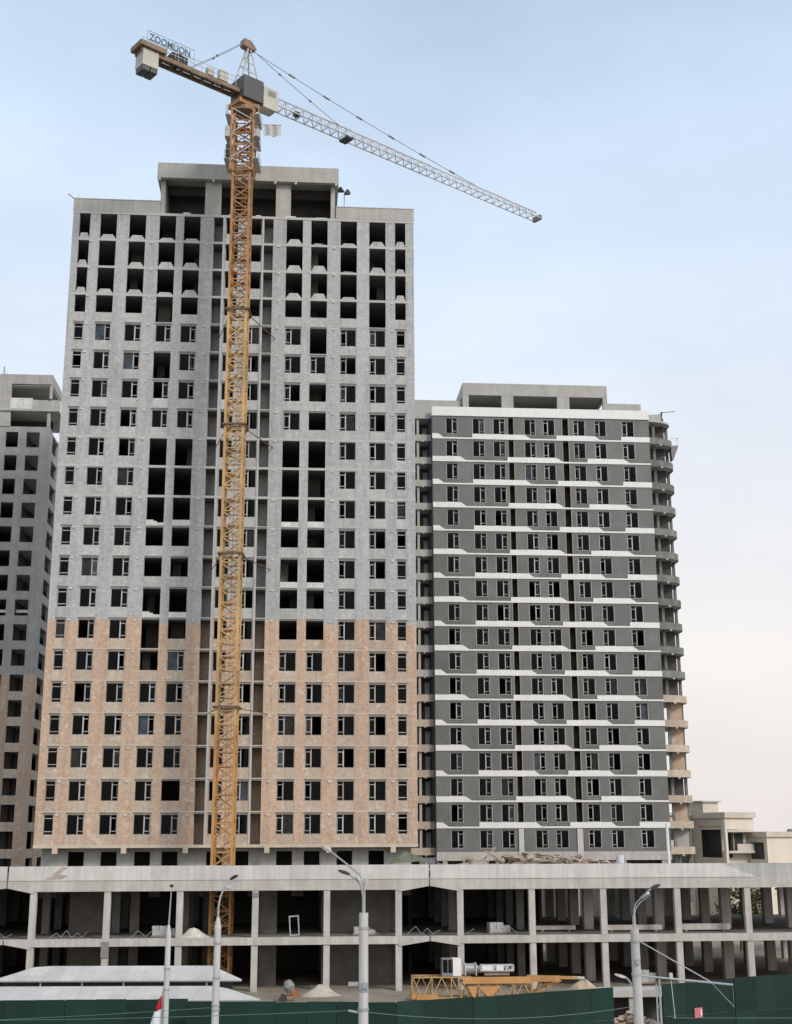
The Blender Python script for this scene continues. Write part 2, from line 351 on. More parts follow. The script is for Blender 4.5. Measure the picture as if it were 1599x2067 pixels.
# ------------------------------------------------------------------ windows shared by the blocks
def window_meshes(w, h, narrow_frac, side, mat):
    """dark outer frame, pale bars, a wide fixed pane and a narrow casement; side=+1: casement on the right"""
    f = .06; d = .07; x0, x1 = -w / 2, w / 2; fr = f * .7
    ring = MB().box(x0, x0 + fr, 0, d, 0, h).box(x1 - fr, x1, 0, d, 0, h).box(x0 + fr, x1 - fr, 0, d, 0, f * .8).box(x0 + fr, x1 - fr, 0, d, h - f * .8, h)
    mb = MB(); out = {}
    if narrow_frac:
        xm = x1 - w * narrow_frac if side > 0 else x0 + w * narrow_frac
        mb.box(xm - .045, xm + .045, -.012, d + .01, f * .8 - .002, h - f * .8 + .002)
        a, b = (xm + .045, x1 - fr) if side > 0 else (x0 + fr, xm - .045)
        mb.box(a - .001, b + .001, -.005, d, h * .81, h * .81 + .06).box(a - .001, b + .001, -.005, d, h * .15, h * .15 + .06)
        e = .03
        mb.box(a, a + e, -.02, d - .01, h * .15 + .06, h * .81).box(b - e, b, -.02, d - .01, h * .15 + .06, h * .81)
        big = (x0 + fr, xm - .045) if side > 0 else (xm + .045, x1 - fr)
        small = (a + e, b - e)
    else:
        mb.box(x0 + fr - .001, x1 - fr + .001, -.005, d, h * .80, h * .80 + .065).box(x0 + fr - .001, x1 - fr + .001, -.005, d, h * .14, h * .14 + .065)
        big = (x0 + fr, x1 - fr); small = None
    out['ring'] = ring.mesh('window', M['frame_dark']); out['bar'] = mb.mesh('window_bar', mat)
    for g_ in ('glass', 'glass_dusty', 'glass_film'):
        out['pane', g_] = MB().box(*big, .03, .042, f * .8, h - f * .8).mesh('pane', M[g_])
        if small: out['cas', g_] = MB().box(*small, .03, .042, f * .8, h - f * .8).mesh('casement_pane', M[g_])
    if small:
        # a casement standing open inwards, hinged at its outer side
        wd = small[1] - small[0]; ox = small[1] if side > 0 else small[0]; sg = -1 if side > 0 else 1
        sx = sorted((0, sg * wd))
        z0_, z1_ = h * .15 + .07, h * .81 - .01
        op = MB().box(sx[0], sx[0] + .04, 0, .04, z0_, z1_).box(sx[1] - .04, sx[1], 0, .04, z0_, z1_).box(sx[0] + .04, sx[1] - .04, 0, .04, z0_, z0_ + .05).box(sx[0] + .04, sx[1] - .04, 0, .04, z1_ - .05, z1_)
        out['open'] = (op.mesh('open_casement', mat), ox, sg)
    return out
wrnd = random.Random(21)
def put_window(ms, parent, loc):
    wd = put('window', ms['ring'], parent, loc)
    put('window_bar', ms['bar'], wd)
    pick = lambda: wrnd.choices(('glass', 'glass_dusty', 'glass_film', None), (70, 6, 2, 22))[0]
    g_ = pick()
    if g_: put('pane', ms['pane', g_], wd)
    if ('cas', 'glass') in ms:
        if wrnd.random() < .14:
            me, ox, sg = ms['open']; put('open_casement', me, wd, (ox, .05, 0), sg * R(wrnd.uniform(25, 75)))
        else:
            g_ = pick()
            if g_: put('casement_pane', ms['cas', g_], wd)
    return wd

# ================================================================== the tall tower
T = thing('apartment_tower', 'tall unfinished grey block tower with orange brick lower floors, behind the tower crane', 'building', (-34.03, 124.42, 0), YAW)
W = 36.12; FH = 3.1; FL0 = 13.38; NF = 21; DEP = 16.0; ST = .26
FL = lambda k: FL0 + k * FH
wins = [(1.24, .82), (3.72, 1.47), (6.77, 1.52), (9.92, 1.45), (12.5, 1.5), (16.72, 1.16), (19.23, 1.16), (23.38, 1.53), (26.02, 1.46), (29.16, 1.52), (32.23, 1.53), (34.68, .80)]
cent = [c for c, _ in wins]
half = [.56 if i in (0, 11) else (.66 if i in (5, 6) else .87) for i in range(12)]
LOG = [(14.78, 15.76), (20.12, 21.1)]
KB = 7                                              # floors 0..6 are brick
solid = []                                           # pier strips between openings and loggias
edges = sorted([(cent[i] - half[i], cent[i] + half[i]) for i in range(12)] + LOG)
x = 0.0
for a, b in edges:
    solid.append((x, a)); x = b
solid.append((x, W))
for a, b in solid:
    kb_ = FL(KB) - ST + random.choice((-.34, -.17, 0, 0, .17, .34, .5))
    MB().box(a, b, 0, .38, FL0 - ST + .03, kb_).build('brick_pier', M['brick'], T)
    MB().box(a, b, 0, .38, kb_ + .002, FL(NF) - .05).build('block_pier', M['block'], T)
# floor slabs, their edges a little proud of the masonry
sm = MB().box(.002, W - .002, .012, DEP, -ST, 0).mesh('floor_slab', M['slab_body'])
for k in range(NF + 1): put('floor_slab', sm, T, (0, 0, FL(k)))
for k in [q for q in range(1, NF) if q != KB]:
    th = .1 if k < KB else .235 if k in (11, 12, 13, 18, 19, 20) else .07
    MB().box(-.02, W + .02, -.022 if k < KB else -.012, .010, -th, .01).build('slab_edge', M['slab_tan'] if k < KB else M['slab'], T, (0, 0, FL(k)))
MB().box(-.02, W + .02, -.012, .010, -.07, .01).build('slab_edge', M['slab'], T, (0, 0, FL(KB)))
for k in (0, NF): MB().box(-.03, W + .03, -.035, .009, -ST, .02).build('slab_edge', M['slab_tan'] if k < KB else M['slab'], T, (0, 0, FL(k)))
# inside: back wall, party walls, loggia walls
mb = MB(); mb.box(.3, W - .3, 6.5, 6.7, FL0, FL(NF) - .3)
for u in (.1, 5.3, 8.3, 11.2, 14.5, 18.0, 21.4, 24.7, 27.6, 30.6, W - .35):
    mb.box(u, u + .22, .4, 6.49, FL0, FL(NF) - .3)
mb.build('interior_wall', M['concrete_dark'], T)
each(MB().box(0, .3, .39, DEP - .3, FL0 - ST, FL(NF) - .3).box(W - .3, W, .39, DEP - .3, FL0 - ST, FL(NF) - .3).box(0, W, DEP - .29, DEP - .05, FL0 - ST, FL(NF) - .3), 'side_wall', M['block'], T)
for (a, b) in LOG:
    out_, in_ = (a, b) if a < 18 else (b, a)
    lo, hi = min(a, b), max(a, b)
    for z0, z1, m in ((FL0, FL(KB) - ST, M['brick_infill']), (FL(KB) - ST, FL(NF) - .3, M['block_infill'])):
        each(MB().box(lo - .35, hi + .35, 1.9, 2.05, z0, z1).box(lo - .34, lo - .002, .385, 1.9, z0, z1).box(hi + .002, hi + .34, .385, 1.9, z0, z1), 'loggia_wall', m, T)
# infill round the windows, parapets and frames
WH = 1.82; SILL = .97
wins = [(c_, w_ * 1.05) for c_, w_ in wins]
def infill_mesh(ww, hw, hollow, mat):
    mb = MB(); z1 = FH - ST
    mb.box(-hw + .002, hw - .002, .03, .3, .001, SILL)
    if ww:
        mb.box(-hw + .002, -ww / 2, .03, .3, SILL, z1 - .001).box(ww / 2, hw - .002, .03, .3, SILL, z1 - .001).box(-ww / 2, ww / 2, .03, .3, SILL + WH, z1 - .001)
    return mb.mesh('infill_wall', mat)
def sill_mesh(ww): return MB().box(-ww / 2 - .05, ww / 2 + .05, -.03, .14, SILL - .05, SILL + .004).mesh('window_sill', M['slab'])
spec = {}
def setf(k, s): spec[k] = s
rows = {                                             # F1 = k 0; columns 0..11
 20: 'TTTLLOOTGLTT', 19: 'TFTTTOOTTGTT', 18: 'TTTLTOOTTLFT', 17: 'OOOFOOOOOOFO', 16: 'WWWWWWWWFWWW', 15: 'WWWFWWWWWWWW',
 14: 'WWWWWWWWOWWW', 13: 'WWWWWWWWOWWW', 12: 'WWWFFWWFFWWW', 11: 'WWWFFWWFFWWW', 10: 'WWWJPWWPPWWW', 9: 'WWWOOWWOOWWW',
 8: 'WWWOOWWPPWWW', 7: 'WWWJPWWOOWWW', 6: 'WWWFOWWOOWWW', 5: 'WWWOWWWWWWWW', 4: 'W' * 12, 3: 'W' * 12, 2: 'W' * 12, 1: 'WWWWOWWWWWWW', 0: 'W' * 12}
cache = {}; prnd = random.Random(77)
def cached(key, fn):
    if key not in cache: cache[key] = fn()
    return cache[key]
for k in range(NF):
    for i in range(12):
        c, ww = wins[i]; hw = half[i]; tp = rows[k][i]; lowf = k < KB
        mi = M['brick_infill'] if lowf else M['block_infill']
        if tp in 'OFTLPJ' and prnd.random() < .5:
            dv = prnd.uniform(1.6, 4.2); a_, b_2 = prnd.choice(((-hw, -hw * .1), (hw * .1, hw), (-hw, hw * .5)))
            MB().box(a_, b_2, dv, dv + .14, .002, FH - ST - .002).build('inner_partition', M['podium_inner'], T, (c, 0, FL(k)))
        if tp == 'W':
            put('infill_wall', cached(('iw', i, lowf), lambda: infill_mesh(ww, hw, False, mi)), T, (c, 0, FL(k)))
            side = 1 if i < 6 else -1
            key = 'n' if i in (0, 11) else ('c' if i in (5, 6) else 'w')
            ms = cached(('win', key, i if key == 'w' else 0, side), lambda: window_meshes(ww, WH, None if key == 'n' else .37, side, M['frame']))
            put_window(ms, T, (c, .19, FL(k) + SILL))
        elif tp == 'O':
            put('infill_wall', cached(('io', i, lowf), lambda: infill_mesh(None, hw, True, mi)), T, (c, 0, FL(k)))
        elif tp == 'T' or tp == 'G':
            def tm():
                s = random.uniform(.5, .62); h = random.uniform(.5, .72); mb = MB()
                n = 3
                for q in range(n):
                    f0 = 1 - (1 - s) * (q / n); f1 = 1 - (1 - s) * ((q + .75) / n)
                    mb.prism([(-hw * f0 * .96, h * q / n + .001 * q), (hw * f0 * .96, h * q / n + .001 * q), (hw * f1 * .96, h * (q + 1) / n), (-hw * f1 * .96, h * (q + 1) / n)], .04, .24)
                return mb.mesh('stepped_parapet', M['block_infill'])
            y = .0 if tp == 'T' else .9
            put('stepped_parapet', cached(('t', i, k % 2), tm), T, (c, y, FL(k)))
        elif tp == 'L':
            MB().prism([(-hw * .95, .001), (hw * .95, .001), (hw * .6, .3), (-hw * .6, .3)], .04, .24).build('low_parapet', M['block_infill'], T, (c, 0, FL(k)))
        elif tp == 'P':
            h = random.uniform(.5, .62)
            MB().box(-hw + .01, hw - .01, .02, .26, .001, h).build('low_parapet', M['whiteblock'] if k in (10, 7, 8) else mi, T, (c, 0, FL(k)))
        elif tp == 'J':
            MB().prism([(-hw + .01, .001), (hw - .01, .001), (hw - .01, .26), (hw * .2, .26), (hw * .2, .42), (-hw * .2, .42), (-hw * .2, .55), (-hw + .01, .55)], .02, .26).build('broken_parapet', M['whiteblock'], T, (c, 0, FL(k)))
# thin posts either side of the middle bay, cantilever beam ends under every slab
for u in (15.86, 20.02): MB().box(u - .09, u + .09, -.05, .2, FL0 + .01, FL(NF) - ST - .01).build('loggia_post', M['slab'], T)
mb = MB()
BEAMS = (2.0, 8.35, 14.1, 21.75, 27.6, 33.75)
for k in range(1, NF):
    for j, u in enumerate(BEAMS):
        s = .2 + .06 * ((k * 7 + j * 3) % 3)
        mb.box(u - s / 2, u + s / 2, -.09, .1, FL(k) - ST - .16, FL(k) - ST - .001)
tag(mb.build('beam_end', M['whiteblock'], T), kind='stuff')
for u in BEAMS: MB().box(u - .24, u + .24, -.12, 3.0, FL0 - ST - .5, FL0 - ST - .002).build('cantilever_beam', M['slab_tan'], T)
# recessed storey at podium level
zg0, zg1 = 8.6, FL0 - ST - .003
x = .5
for i in range(12):
    c, hw = cent[i], .75
    if i in (0, 11): continue
    MB().box(x, c - hw, 1.6, 1.95, zg0, zg1).build('lower_wall_pier', M['concrete'], T); x = c + hw
MB().box(x, W - .5, 1.6, 1.95, zg0, zg1).build('lower_wall_pier', M['concrete'], T)
MB().box(.5, W - .5, 1.62, 1.93, zg1 - .35, zg1 - .01).build('lower_lintel', M['concrete'], T)
each(MB().box(.5, W - .5, 7.5, 7.7, 1, zg1 - .02).box(.5, .8, 1.96, 7.4, 1, zg1 - .02).box(W - .8, W - .5, 1.96, 7.4, 1, zg1 - .02), 'lower_core_wall', M['concrete_dark'], T)
# roof parapets and the raised roof block
RZ = FL(NF)
for a, b in ((-.04, 9.0), (27.75, W + .04)):
    MB().box(a, b, -.05, .3, RZ + .003, 79.86).build('roof_parapet', M['concrete'], T)
    MB().box(a - .03, b + .03, -.09, .36, 79.862, 79.94).build('parapet_coping', M['slab'], T)
each(MB().box(-.04, .3, .31, DEP, RZ + .003, 79.84).box(W - .3, W + .04, .31, DEP, RZ + .003, 79.84).box(.31, W - .31, DEP - .3, DEP, RZ + .003, 79.84), 'roof_parapet', M['concrete'], T)
PZ0, PZ1 = 82.42, 84.18
MB().box(8.66, 28.0, -.55, .0, PZ0, PZ1).build('roof_fascia', M['concrete'], T)
MB().box(8.68, 27.98, .002, 9.6, PZ0 + .5, PZ0 + .8).build('roof_slab', M['concrete'], T)
each(MB().box(8.66, 9.0, .002, 9.6, PZ0, PZ1 - .01).box(27.66, 28, .002, 9.6, PZ0, PZ1 - .01), 'roof_fascia', M['concrete'], T)
for a, b in ((13.75, 15.45), (21.3, 22.9)): MB().box(a, b, .1, .75, RZ + .002, PZ0 + .5).build('roof_column', M['concrete'], T)
for a, b in ((9.02, 9.5), (27.2, 27.64)): MB().box(a, b, .15, 9.4, RZ + .002, PZ0 + .5).build('roof_side_wall', M['concrete'], T)
each(MB().box(9.5, 27.2, 2.2, 2.6, PZ0 - .55, PZ0 + .5).box(9.5, 27.2, 4.2, 4.45, RZ + .002, PZ0 + .5), 'roof_back_wall', M['concrete_dark'], T)
mb = MB()
for u in (8.9, 14.6, 21.2, 23.4, 27.75): mb.box(u - .13, u + .13, -.57, -.3, PZ0 - .28, PZ0 - .002)
tag(mb.build('fascia_stub', M['slab'], T), kind='stuff')
mb = MB()
for u in (11.5, 16.4, 19.2, 22.3, 25.6): mb.box(u, u + random.uniform(.4, 1.2), .05, .4, RZ + .002, RZ + random.uniform(.1, .3))
tag(mb.build('leftover_block', M['whiteblock'], T), kind='stuff')

# ================================================================== right-hand block, clad
B = thing('apartment_block', 'grey clad apartment block with stepped white bands, right of the tall tower', 'building', (4.81, 161.16, 0), R(4.38))
BW = 28.92; BZ = 12.29; NB = 18; BD = 14.0
bw_ = [(1.82, 3.25), (5.34, 6.82), (8.07, 9.56), (12.21, 13.62), (14.72, 16.19), (18.77, 20.24), (21.63, 23.08), (25.33, 26.85)]
slots = [(9.98, 10.78), (17.2, 18.1)]
bwh0, bwh1 = .42, 2.46
bed = sorted(bw_ + slots)
gaps = []; x = 0
for a, b in bed: gaps.append((x, a)); x = b
gaps.append((x, BW))
for gi, (a, b) in enumerate(gaps):
    me = MB().box(a + .004, b - .004, 0, .25, .012, FH - .004).mesh('cladding_panel', M['clad'])
    for k in range(NB): put('cladding_panel', me, B, (0, 0, BZ + k * FH))
for wi, (a, b) in enumerate(bw_):
    ww = b - a - .01
    me = MB().box(a, b, .02, .24, bwh1, FH + bwh0 - .01).mesh('spandrel_panel', M['clad'])
    rv = MB().box(a - .055, a - .006, -.025, -.001, bwh0 - .05, bwh1 - .001).box(b + .006, b + .055, -.025, -.001, bwh0 - .05, bwh1 - .001).box(a - .006, b + .006, -.025, .018, bwh0 - .05, bwh0 - .008).mesh('window_surround', M['plaster'])
    ms = window_meshes(ww, bwh1 - bwh0 - .02, .42, 1 if wi < 4 else -1, M['frame'])
    for k in range(NB):
        if k < NB - 1: put('spandrel_panel', me, B, (0, 0, BZ + k * FH))
        put_window(ms, B, ((a + b) / 2, .16, BZ + k * FH + bwh0 + .01))
        put('window_surround', rv, B, (0, 0, BZ + k * FH))
    MB().box(a, b, .02, .24, .01, bwh0 - .01).build('spandrel_panel', M['clad'], B, (0, 0, BZ))
    MB().box(a, b, .02, .24, bwh1, FH - .01).build('spandrel_panel', M['clad'], B, (0, 0, BZ + (NB - 1) * FH))
# white bands
sA = [(0.0, .75, 1.45), (5.24, 12.2, 12.9), (16.44, 21.6, 22.25), (25.1, BW + .02, None)]
sB = [(0.0, 3.6, 4.35), (9.84, 16.4, 17.2), (20.46, 25.3, 26.1)]
def band(segs):
    pts_ = [(-.02, 2.76)] + [(BW + .02, 2.76)]
    up = []
    for a, b, c in segs:
        if a > 0: up += [(a, 2.96), (a, 3.46)]
        else: up += [(-.02, 3.46)]
        up += [(b, 3.46)] + ([(c, 2.96)] if c else [])
    if segs[-1][2]: up.append((BW + .02, 2.96))
    return pts_ + up[::-1]
bandm = [MB().prism(band(s), -.07, -.002).mesh('white_band', M['white']) for s in (sA, sB)]
for k in range(NB - 1): put('white_band', bandm[k % 2], B, (0, 0, BZ + k * FH))
MB().box(-.05, BW + .05, -.12, .3, BZ + NB * FH - .3, BZ + NB * FH + .95).build('roof_band', M['white'], B)
# slabs, slot walls, inside
me = MB().box(.02, BW - .02, .26, BD, -ST, -.02).mesh('floor_slab', M['slab'])
for k in range(NB + 1): put('floor_slab', me, B, (0, 0, BZ + k * FH))
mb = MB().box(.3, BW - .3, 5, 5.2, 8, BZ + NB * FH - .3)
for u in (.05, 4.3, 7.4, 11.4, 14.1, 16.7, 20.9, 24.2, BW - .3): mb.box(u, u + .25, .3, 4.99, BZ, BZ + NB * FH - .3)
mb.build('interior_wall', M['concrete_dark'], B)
each(MB().box(.02, .3, .31, BD, 1, BZ + NB * FH).box(BW - .3, BW - .02, .31, BD, 1, BZ + NB * FH).box(.3, BW - .3, BD - .3, BD - .02, 1, BZ + NB * FH), 'side_wall', M['block'], B)
for a, b in slots:
    each(MB().box(a - .12, a - .003, .05, 1.6, BZ, BZ + NB * FH - .31).box(b + .003, b + .12, .05, 1.6, BZ, BZ + NB * FH - .31).box(a - .1, b + .1, 1.45, 1.6, BZ, BZ + NB * FH - .31), 'slot_wall', M['concrete_dark'], B)
    for e_ in (a - .05, b - .07): MB().box(e_, e_ + .12, -.012, .049, BZ + FH, BZ + NB * FH - .31).build('slot_edge', M['ochre'], B)
    MB().box(a + .08, b - .08, -.1, .45, BZ - 2, BZ + FH - .4).build('porch_column', M['plaster'], B)
MB().box(-.02, BW + .02, -.02, .4, BZ - 1.05, BZ - .01).build('plinth_beam', M['concrete_light'], B)
MB().box(.1, BW - .1, 1.2, 1.5, 1, BZ - .02).build('lower_wall', M['concrete_dark'], B)
mb = MB()
for u in (1.0, 6, 11, 17, 23, 28): mb.box(u - .3, u + .3, .05, .6, 1, BZ - 1.06)
each(mb, 'lower_column', M['concrete'], B)
# roof block
bz = BZ + NB * FH
each(MB().box(4.2, 23.7, .9, 1.25, 71.1, 72.78).box(4.2, 4.55, 1.251, 9, 71.1, 72.78).box(23.35, 23.7, 1.251, 9, 71.1, 72.78), 'roof_fascia', M['concrete'], B)
MB().box(4.56, 23.34, 1.26, 9, 71.3, 71.6).build('roof_slab', M['concrete'], B)
for a, b in ((4.2, 5.0), (9.4, 11.0), (16.9, 18.55), (23.1, 23.7)): MB().box(a, b, .92, 1.4, bz, 71.09).build('roof_pier', M['concrete'], B)
MB().box(4.56, 23.34, 7.2, 7.4, bz, 71.29).build('roof_back_wall', M['concrete_dark'], B)
MB().box(-2.8, 4.1, 1.5, 9, bz, 70.45).build('roof_box', M['concrete'], B)
MB().box(23.8, 28.4, 1.5, 9, bz, 70.5).build('roof_box', M['concrete'], B)
# open balconies between the two buildings
lb_m = {}
for lowf in (0, 1):
    m = M['brick_infill'] if lowf else M['concrete']
    lb_m[lowf] = MB().box(-6.5, -.06, 1.0, 1.18, -.25, .62).mesh('balcony_parapet', m)
bs = MB().box(-6.5, -.02, 1.02, 6, -ST, -.001).mesh('balcony_slab', M['slab'])
for k in range(NB + 1):
    put('balcony_parapet', lb_m[1 if k <= 6 else 0], B, (0, 0, BZ + k * FH - .15))
    put('balcony_slab', bs, B, (0, 0, BZ + k * FH - .05))
MB().box(-1.95, -1.65, 1.25, 1.6, 8, bz).build('balcony_column', M['concrete'], B)
each(MB().box(-6.5, -.05, 4.0, 4.2, 8, bz).box(-.3, -.03, 1.2, 4, 8, bz), 'balcony_wall', M['concrete_dark'], B)
mb = MB()
for k in range(NB):
    z = BZ + k * FH; mb.box(-1.3, -1.1, .86, 1.0, z - .55, z - .36); mb.box(-.9, -.3, 3.94, 3.995, z + .3, z + 2.3)
tag(mb.build('balcony_fitting', M['steel'], B), kind='stuff')
# rounded corner balconies
arc = [(BW + .03 + 3.75 * math.sin(a), .25 + 2.6 * (1 - math.cos(a))) for a in [R(q) for q in range(0, 91, 10)]]
arci = [(BW + .03 + 3.55 * math.sin(a), .45 + 2.4 * (1 - math.cos(a))) for a in [R(q) for q in range(0, 91, 10)]]
ringp = arc + [(arc[-1][0], 9)] + [(arci[-1][0], 9)] + arci[::-1]
def corner(m, z0, z1): return MB().plan(ringp, z0, z1)
cp = {0: MB(), 1: MB()}
for lf_ in (0, 1):
    mb = cp[lf_]; n = len(arc)
    for j in range(n - 1):
        mb.plan([arc[j], arc[j + 1], arci[j + 1], arci[j]], -.3, .58)
    mb.plan([arc[-1], (arc[-1][0], 9), (arci[-1][0], 9), arci[-1]], -.3, .58)
cpm = [cp[0].mesh('balcony_parapet', M['parapet_old']), cp[1].mesh('balcony_parapet', M['brick_infill'])]
csl = MB().plan([(BW - .1, .6)] + arci + [(arci[-1][0], 9), (BW - .1, 9)], -ST, -.002).mesh('balcony_slab', M['slab'])
cw = MB().box(BW + 1.05, BW + 2.95, 2.2, 2.4, 0, FH - ST).mesh('balcony_back_wall', M['brick'])
cw0 = MB().box(BW + 1.05, BW + 2.95, 2.2, 2.4, 0, FH - ST).mesh('balcony_back_wall', M['concrete'])
cw2 = MB().box(BW + .05, BW + 2.75, 2.6, 2.8, 0, FH - ST).mesh('balcony_back_wall', M['concrete_dark'])  # dark wall added so the upper balconies look shaded inside
for k in range(NB + 1):
    z = BZ + k * FH - .1
    if k < NB: put('balcony_parapet', cpm[1 if k <= 6 else 0], B, (0, 0, z))
    put('balcony_slab', csl, B, (0, 0, z))
    if k < NB: put('balcony_back_wall', cw0 if k == 0 else cw if k in (1, 3, 4, 5) else cw2, B, (0, 0, z))
for uu, vv in ((BW + .98, 1.45), (BW + 3.3, 3.4), (BW + 3.2, 7.6)): MB().box(uu - .17, uu + .17, vv - .17, vv + .17, 6, bz - .4).build('balcony_column', M['parapet_old'], B)
MB().box(BW + .1, BW + 2.0, .8, 3.4, bz - .2, bz + .75).build('roof_box', M['concrete'], B)
mb = MB()
for k in range(NB):
    z = BZ + k * FH; mb.box(BW + 1.5, BW + 1.75, .32, .6, z - .62, z - .42)
tag(mb.build('balcony_fitting', M['slab'], B), kind='stuff')
MB().prism([(BW + 3.6, 63.0), (BW + 3.8, 63.0), (BW + 4.6, 65.0), (BW + 3.5, 65.0)], 2.2, 3.2).build('bracket_platform', M['cabgrey'], B)
mb = MB()
for a in ((BW + 4.55, 2.2), (BW + 4.55, 3.2), (BW + 3.6, 2.2)): mb.bar((a[0], a[1], 65), (a[0], a[1], 66.1), .03)
mb.bar((BW + 3.6, 2.2, 66.05), (BW + 4.55, 2.2, 66.05), .03).bar((BW + 4.55, 2.2, 66.05), (BW + 4.55, 3.2, 66.05), .03)
mb.build('bracket_rail', M['steel'], B)
wn = MB().box(BW + 2.0, BW + 2.5, 1.6, 2.2, bz - .1, bz + .5).bar((BW + 2.3, 1.9, bz + .4), (BW + 2.45, 1.9, bz + 1.5), .13).bar((BW + 2.2, 1.9, bz + 1.4), (BW + 4.2, 1.7, bz + 1.55), .05).bar((BW + 2.3, 1.9, bz + 1.2), (BW + 1.0, 2.1, bz + .9), .05)
wn.build('roof_winch', M['dark'], B)

# ================================================================== left-hand block
A = thing('apartment_block', 'darker grey bare block with empty window holes, at the left edge behind the tall tower', 'building', (-46.74, 157.24, 0), YAW)
AZ = 12.36; NA = 17; AE = 2.45; AX0 = -16.0; AD = 22.0
acol = [(-14.6, -12.9), (-12.0, -10.3), (-7.6, -5.9), (-3.05, -1.5), (-.47, 1.2)]
x = AX0
for a, b in acol + [(AE, None)]:
    MB().box(x, a if b else AE, 0, .35, 8, AZ + 7 * FH - .5).build('brick_pier', M['brick'], A)
    MB().box(x, a if b else AE, 0, .35, AZ + 7 * FH - .5, AZ + NA * FH - .31).build('block_pier', M['shadowgrey'], A)
    x = b
ai = {}
for lowf in (0, 1):
    for ci, (a, b) in enumerate(acol):
        ai[lowf, ci] = MB().box(a, b, .02, .3, -.62, .45).mesh('infill_wall', M['brick_infill'] if lowf else M['shadowgrey'])
asl = MB().box(AX0, AE - .02, .36, AD - .1, -.42, -.18).mesh('floor_slab', M['slab'])
for k in range(NA + 1):
    z = AZ + k * FH
    if k < NA:
        for ci in range(len(acol)): put('infill_wall', ai[1 if k < 7 else 0, ci], A, (0, 0, z))
    put('floor_slab', asl, A, (0, 0, z))
MB().box(AX0, AE, .02, .3, AZ + NA * FH - .62, AZ + NA * FH + .1).build('roof_beam', M['shadowgrey'], A)
# the end wall seen past the corner
sg = [(.36, 2.0), (6.2, 9.0), (13.0, AD)]
for a, b in sg:
    MB().box(AE - .35, AE, a, b, 8, AZ + 7 * FH - .5).build('brick_pier', M['brick'], A)
    MB().box(AE - .35, AE, a, b, AZ + 7 * FH - .5, AZ + NA * FH).build('block_pier', M['shadowgrey'], A)
se = {(q, y_): MB().box(AE - .32, AE - .02, y_, y_ + 4.2, -.62, .45).mesh('infill_wall', M['brick_infill'] if q else M['shadowgrey']) for q in (0, 1) for y_ in (2.0, 9.0)}
for k in range(NA):
    for y_ in (2.0, 9.0): put('infill_wall', se[1 if k < 7 else 0, y_], A, (0, 0, AZ + k * FH))
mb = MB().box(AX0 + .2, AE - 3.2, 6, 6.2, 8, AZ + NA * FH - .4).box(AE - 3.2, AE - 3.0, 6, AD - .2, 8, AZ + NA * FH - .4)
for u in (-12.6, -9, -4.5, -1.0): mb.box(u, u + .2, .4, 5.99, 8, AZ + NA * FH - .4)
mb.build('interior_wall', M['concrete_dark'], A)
each(MB().box(AX0, AX0 + .3, .36, AD, 8, AZ + NA * FH).box(AX0 + .31, AE - .36, AD - .3, AD, 8, AZ + NA * FH), 'side_wall', M['shadowgrey'], A)
az = AZ + NA * FH
MB().box(AX0 + 4, 2.4, -.1, .5, 70.9, 72.2).build('roof_fascia', M['shadowgrey'], A)
MB().box(2.05, 2.4, .51, 6.6, 70.9, 72.19).build('roof_fascia', M['shadowgrey'], A)
MB().box(AX0 + 4, -2.75, -.1, .4, 67.5, 70.89).build('roof_wall', M['shadowgrey'], A)
MB().box(-2.75, 0, -.08, .4, 67.5, 69.0).build('roof_wall', M['whiteblock'], A)
MB().box(0, AE + 1.0, .3, .7, 67.5, 68.9).build('roof_wall', M['concrete'], A)
MB().box(2.1, 2.4, .0, .5, 69.01, 70.89).build('roof_column', M['concrete'], A)
each(MB().box(AX0 + 4, 2.3, .5, 6.5, 70.6, 70.88).box(AX0 + 4, AE + 1.0, -.3, 9, 67.2, 67.49), 'roof_slab', M['concrete'], A)
each(MB().box(AX0 + 4, 2.0, 5.5, 5.7, 67.5, 70.6).box(AX0 + 2, AE - .5, 4.2, 4.4, az, 67.2), 'roof_back_wall', M['concrete_dark'], A)
MB().box(AX0 + 4, -2.65, -.1, .4, az + .1, 67.19).build('roof_wall', M['concrete'], A)
MB().box(1.98, 2.35, .0, .5, az + .1, 67.19).build('roof_column', M['concrete'], A)
mb = MB().bar((-3.9, .2, 72.2), (-3.9, .2, 73.3), .12)
mb.build('roof_vent_pipe', M['steel'], A)
mb = MB()
for ci in (3, 4): mb.box(acol[ci][0] + .1, acol[ci][1] - .05, .5, .62, AZ + 9 * FH + .9, AZ + 9 * FH + 1.25)
each(mb, 'pale_sheet', M['whiteblock'], A)

# ================================================================== podium
Pd = thing('podium', 'two storey bare concrete podium with pale parapet running across the foot of the towers', 'podium', (0, 115, 0), YAW)
G0 = 1.2
cols = [-37.0, -30.63, -24.5, -18.44, -12.08, -6.01, .12, 5.43, 11.65, 17.91, 24.45, 30.69, 36.9, 43.1]
PZ = [(5.22, 5.86)]
rows_v = [0, 6.2, 12.4, 18.6, 24.8]
cm = {}
for i, u in enumerate(cols):
    for j, v in enumerate(rows_v):
        wd = .27 if j == 0 else .42 if u > 15 else .33
        for z0, z1 in ((G0 - .3, 5.3), (5.87, 9.85)):
            key = (j == 0, z0, u > 15)
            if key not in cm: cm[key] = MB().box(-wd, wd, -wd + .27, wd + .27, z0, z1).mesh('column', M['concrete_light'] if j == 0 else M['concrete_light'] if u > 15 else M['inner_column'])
            put('column', cm[key], Pd, (u, v + .03, 0))
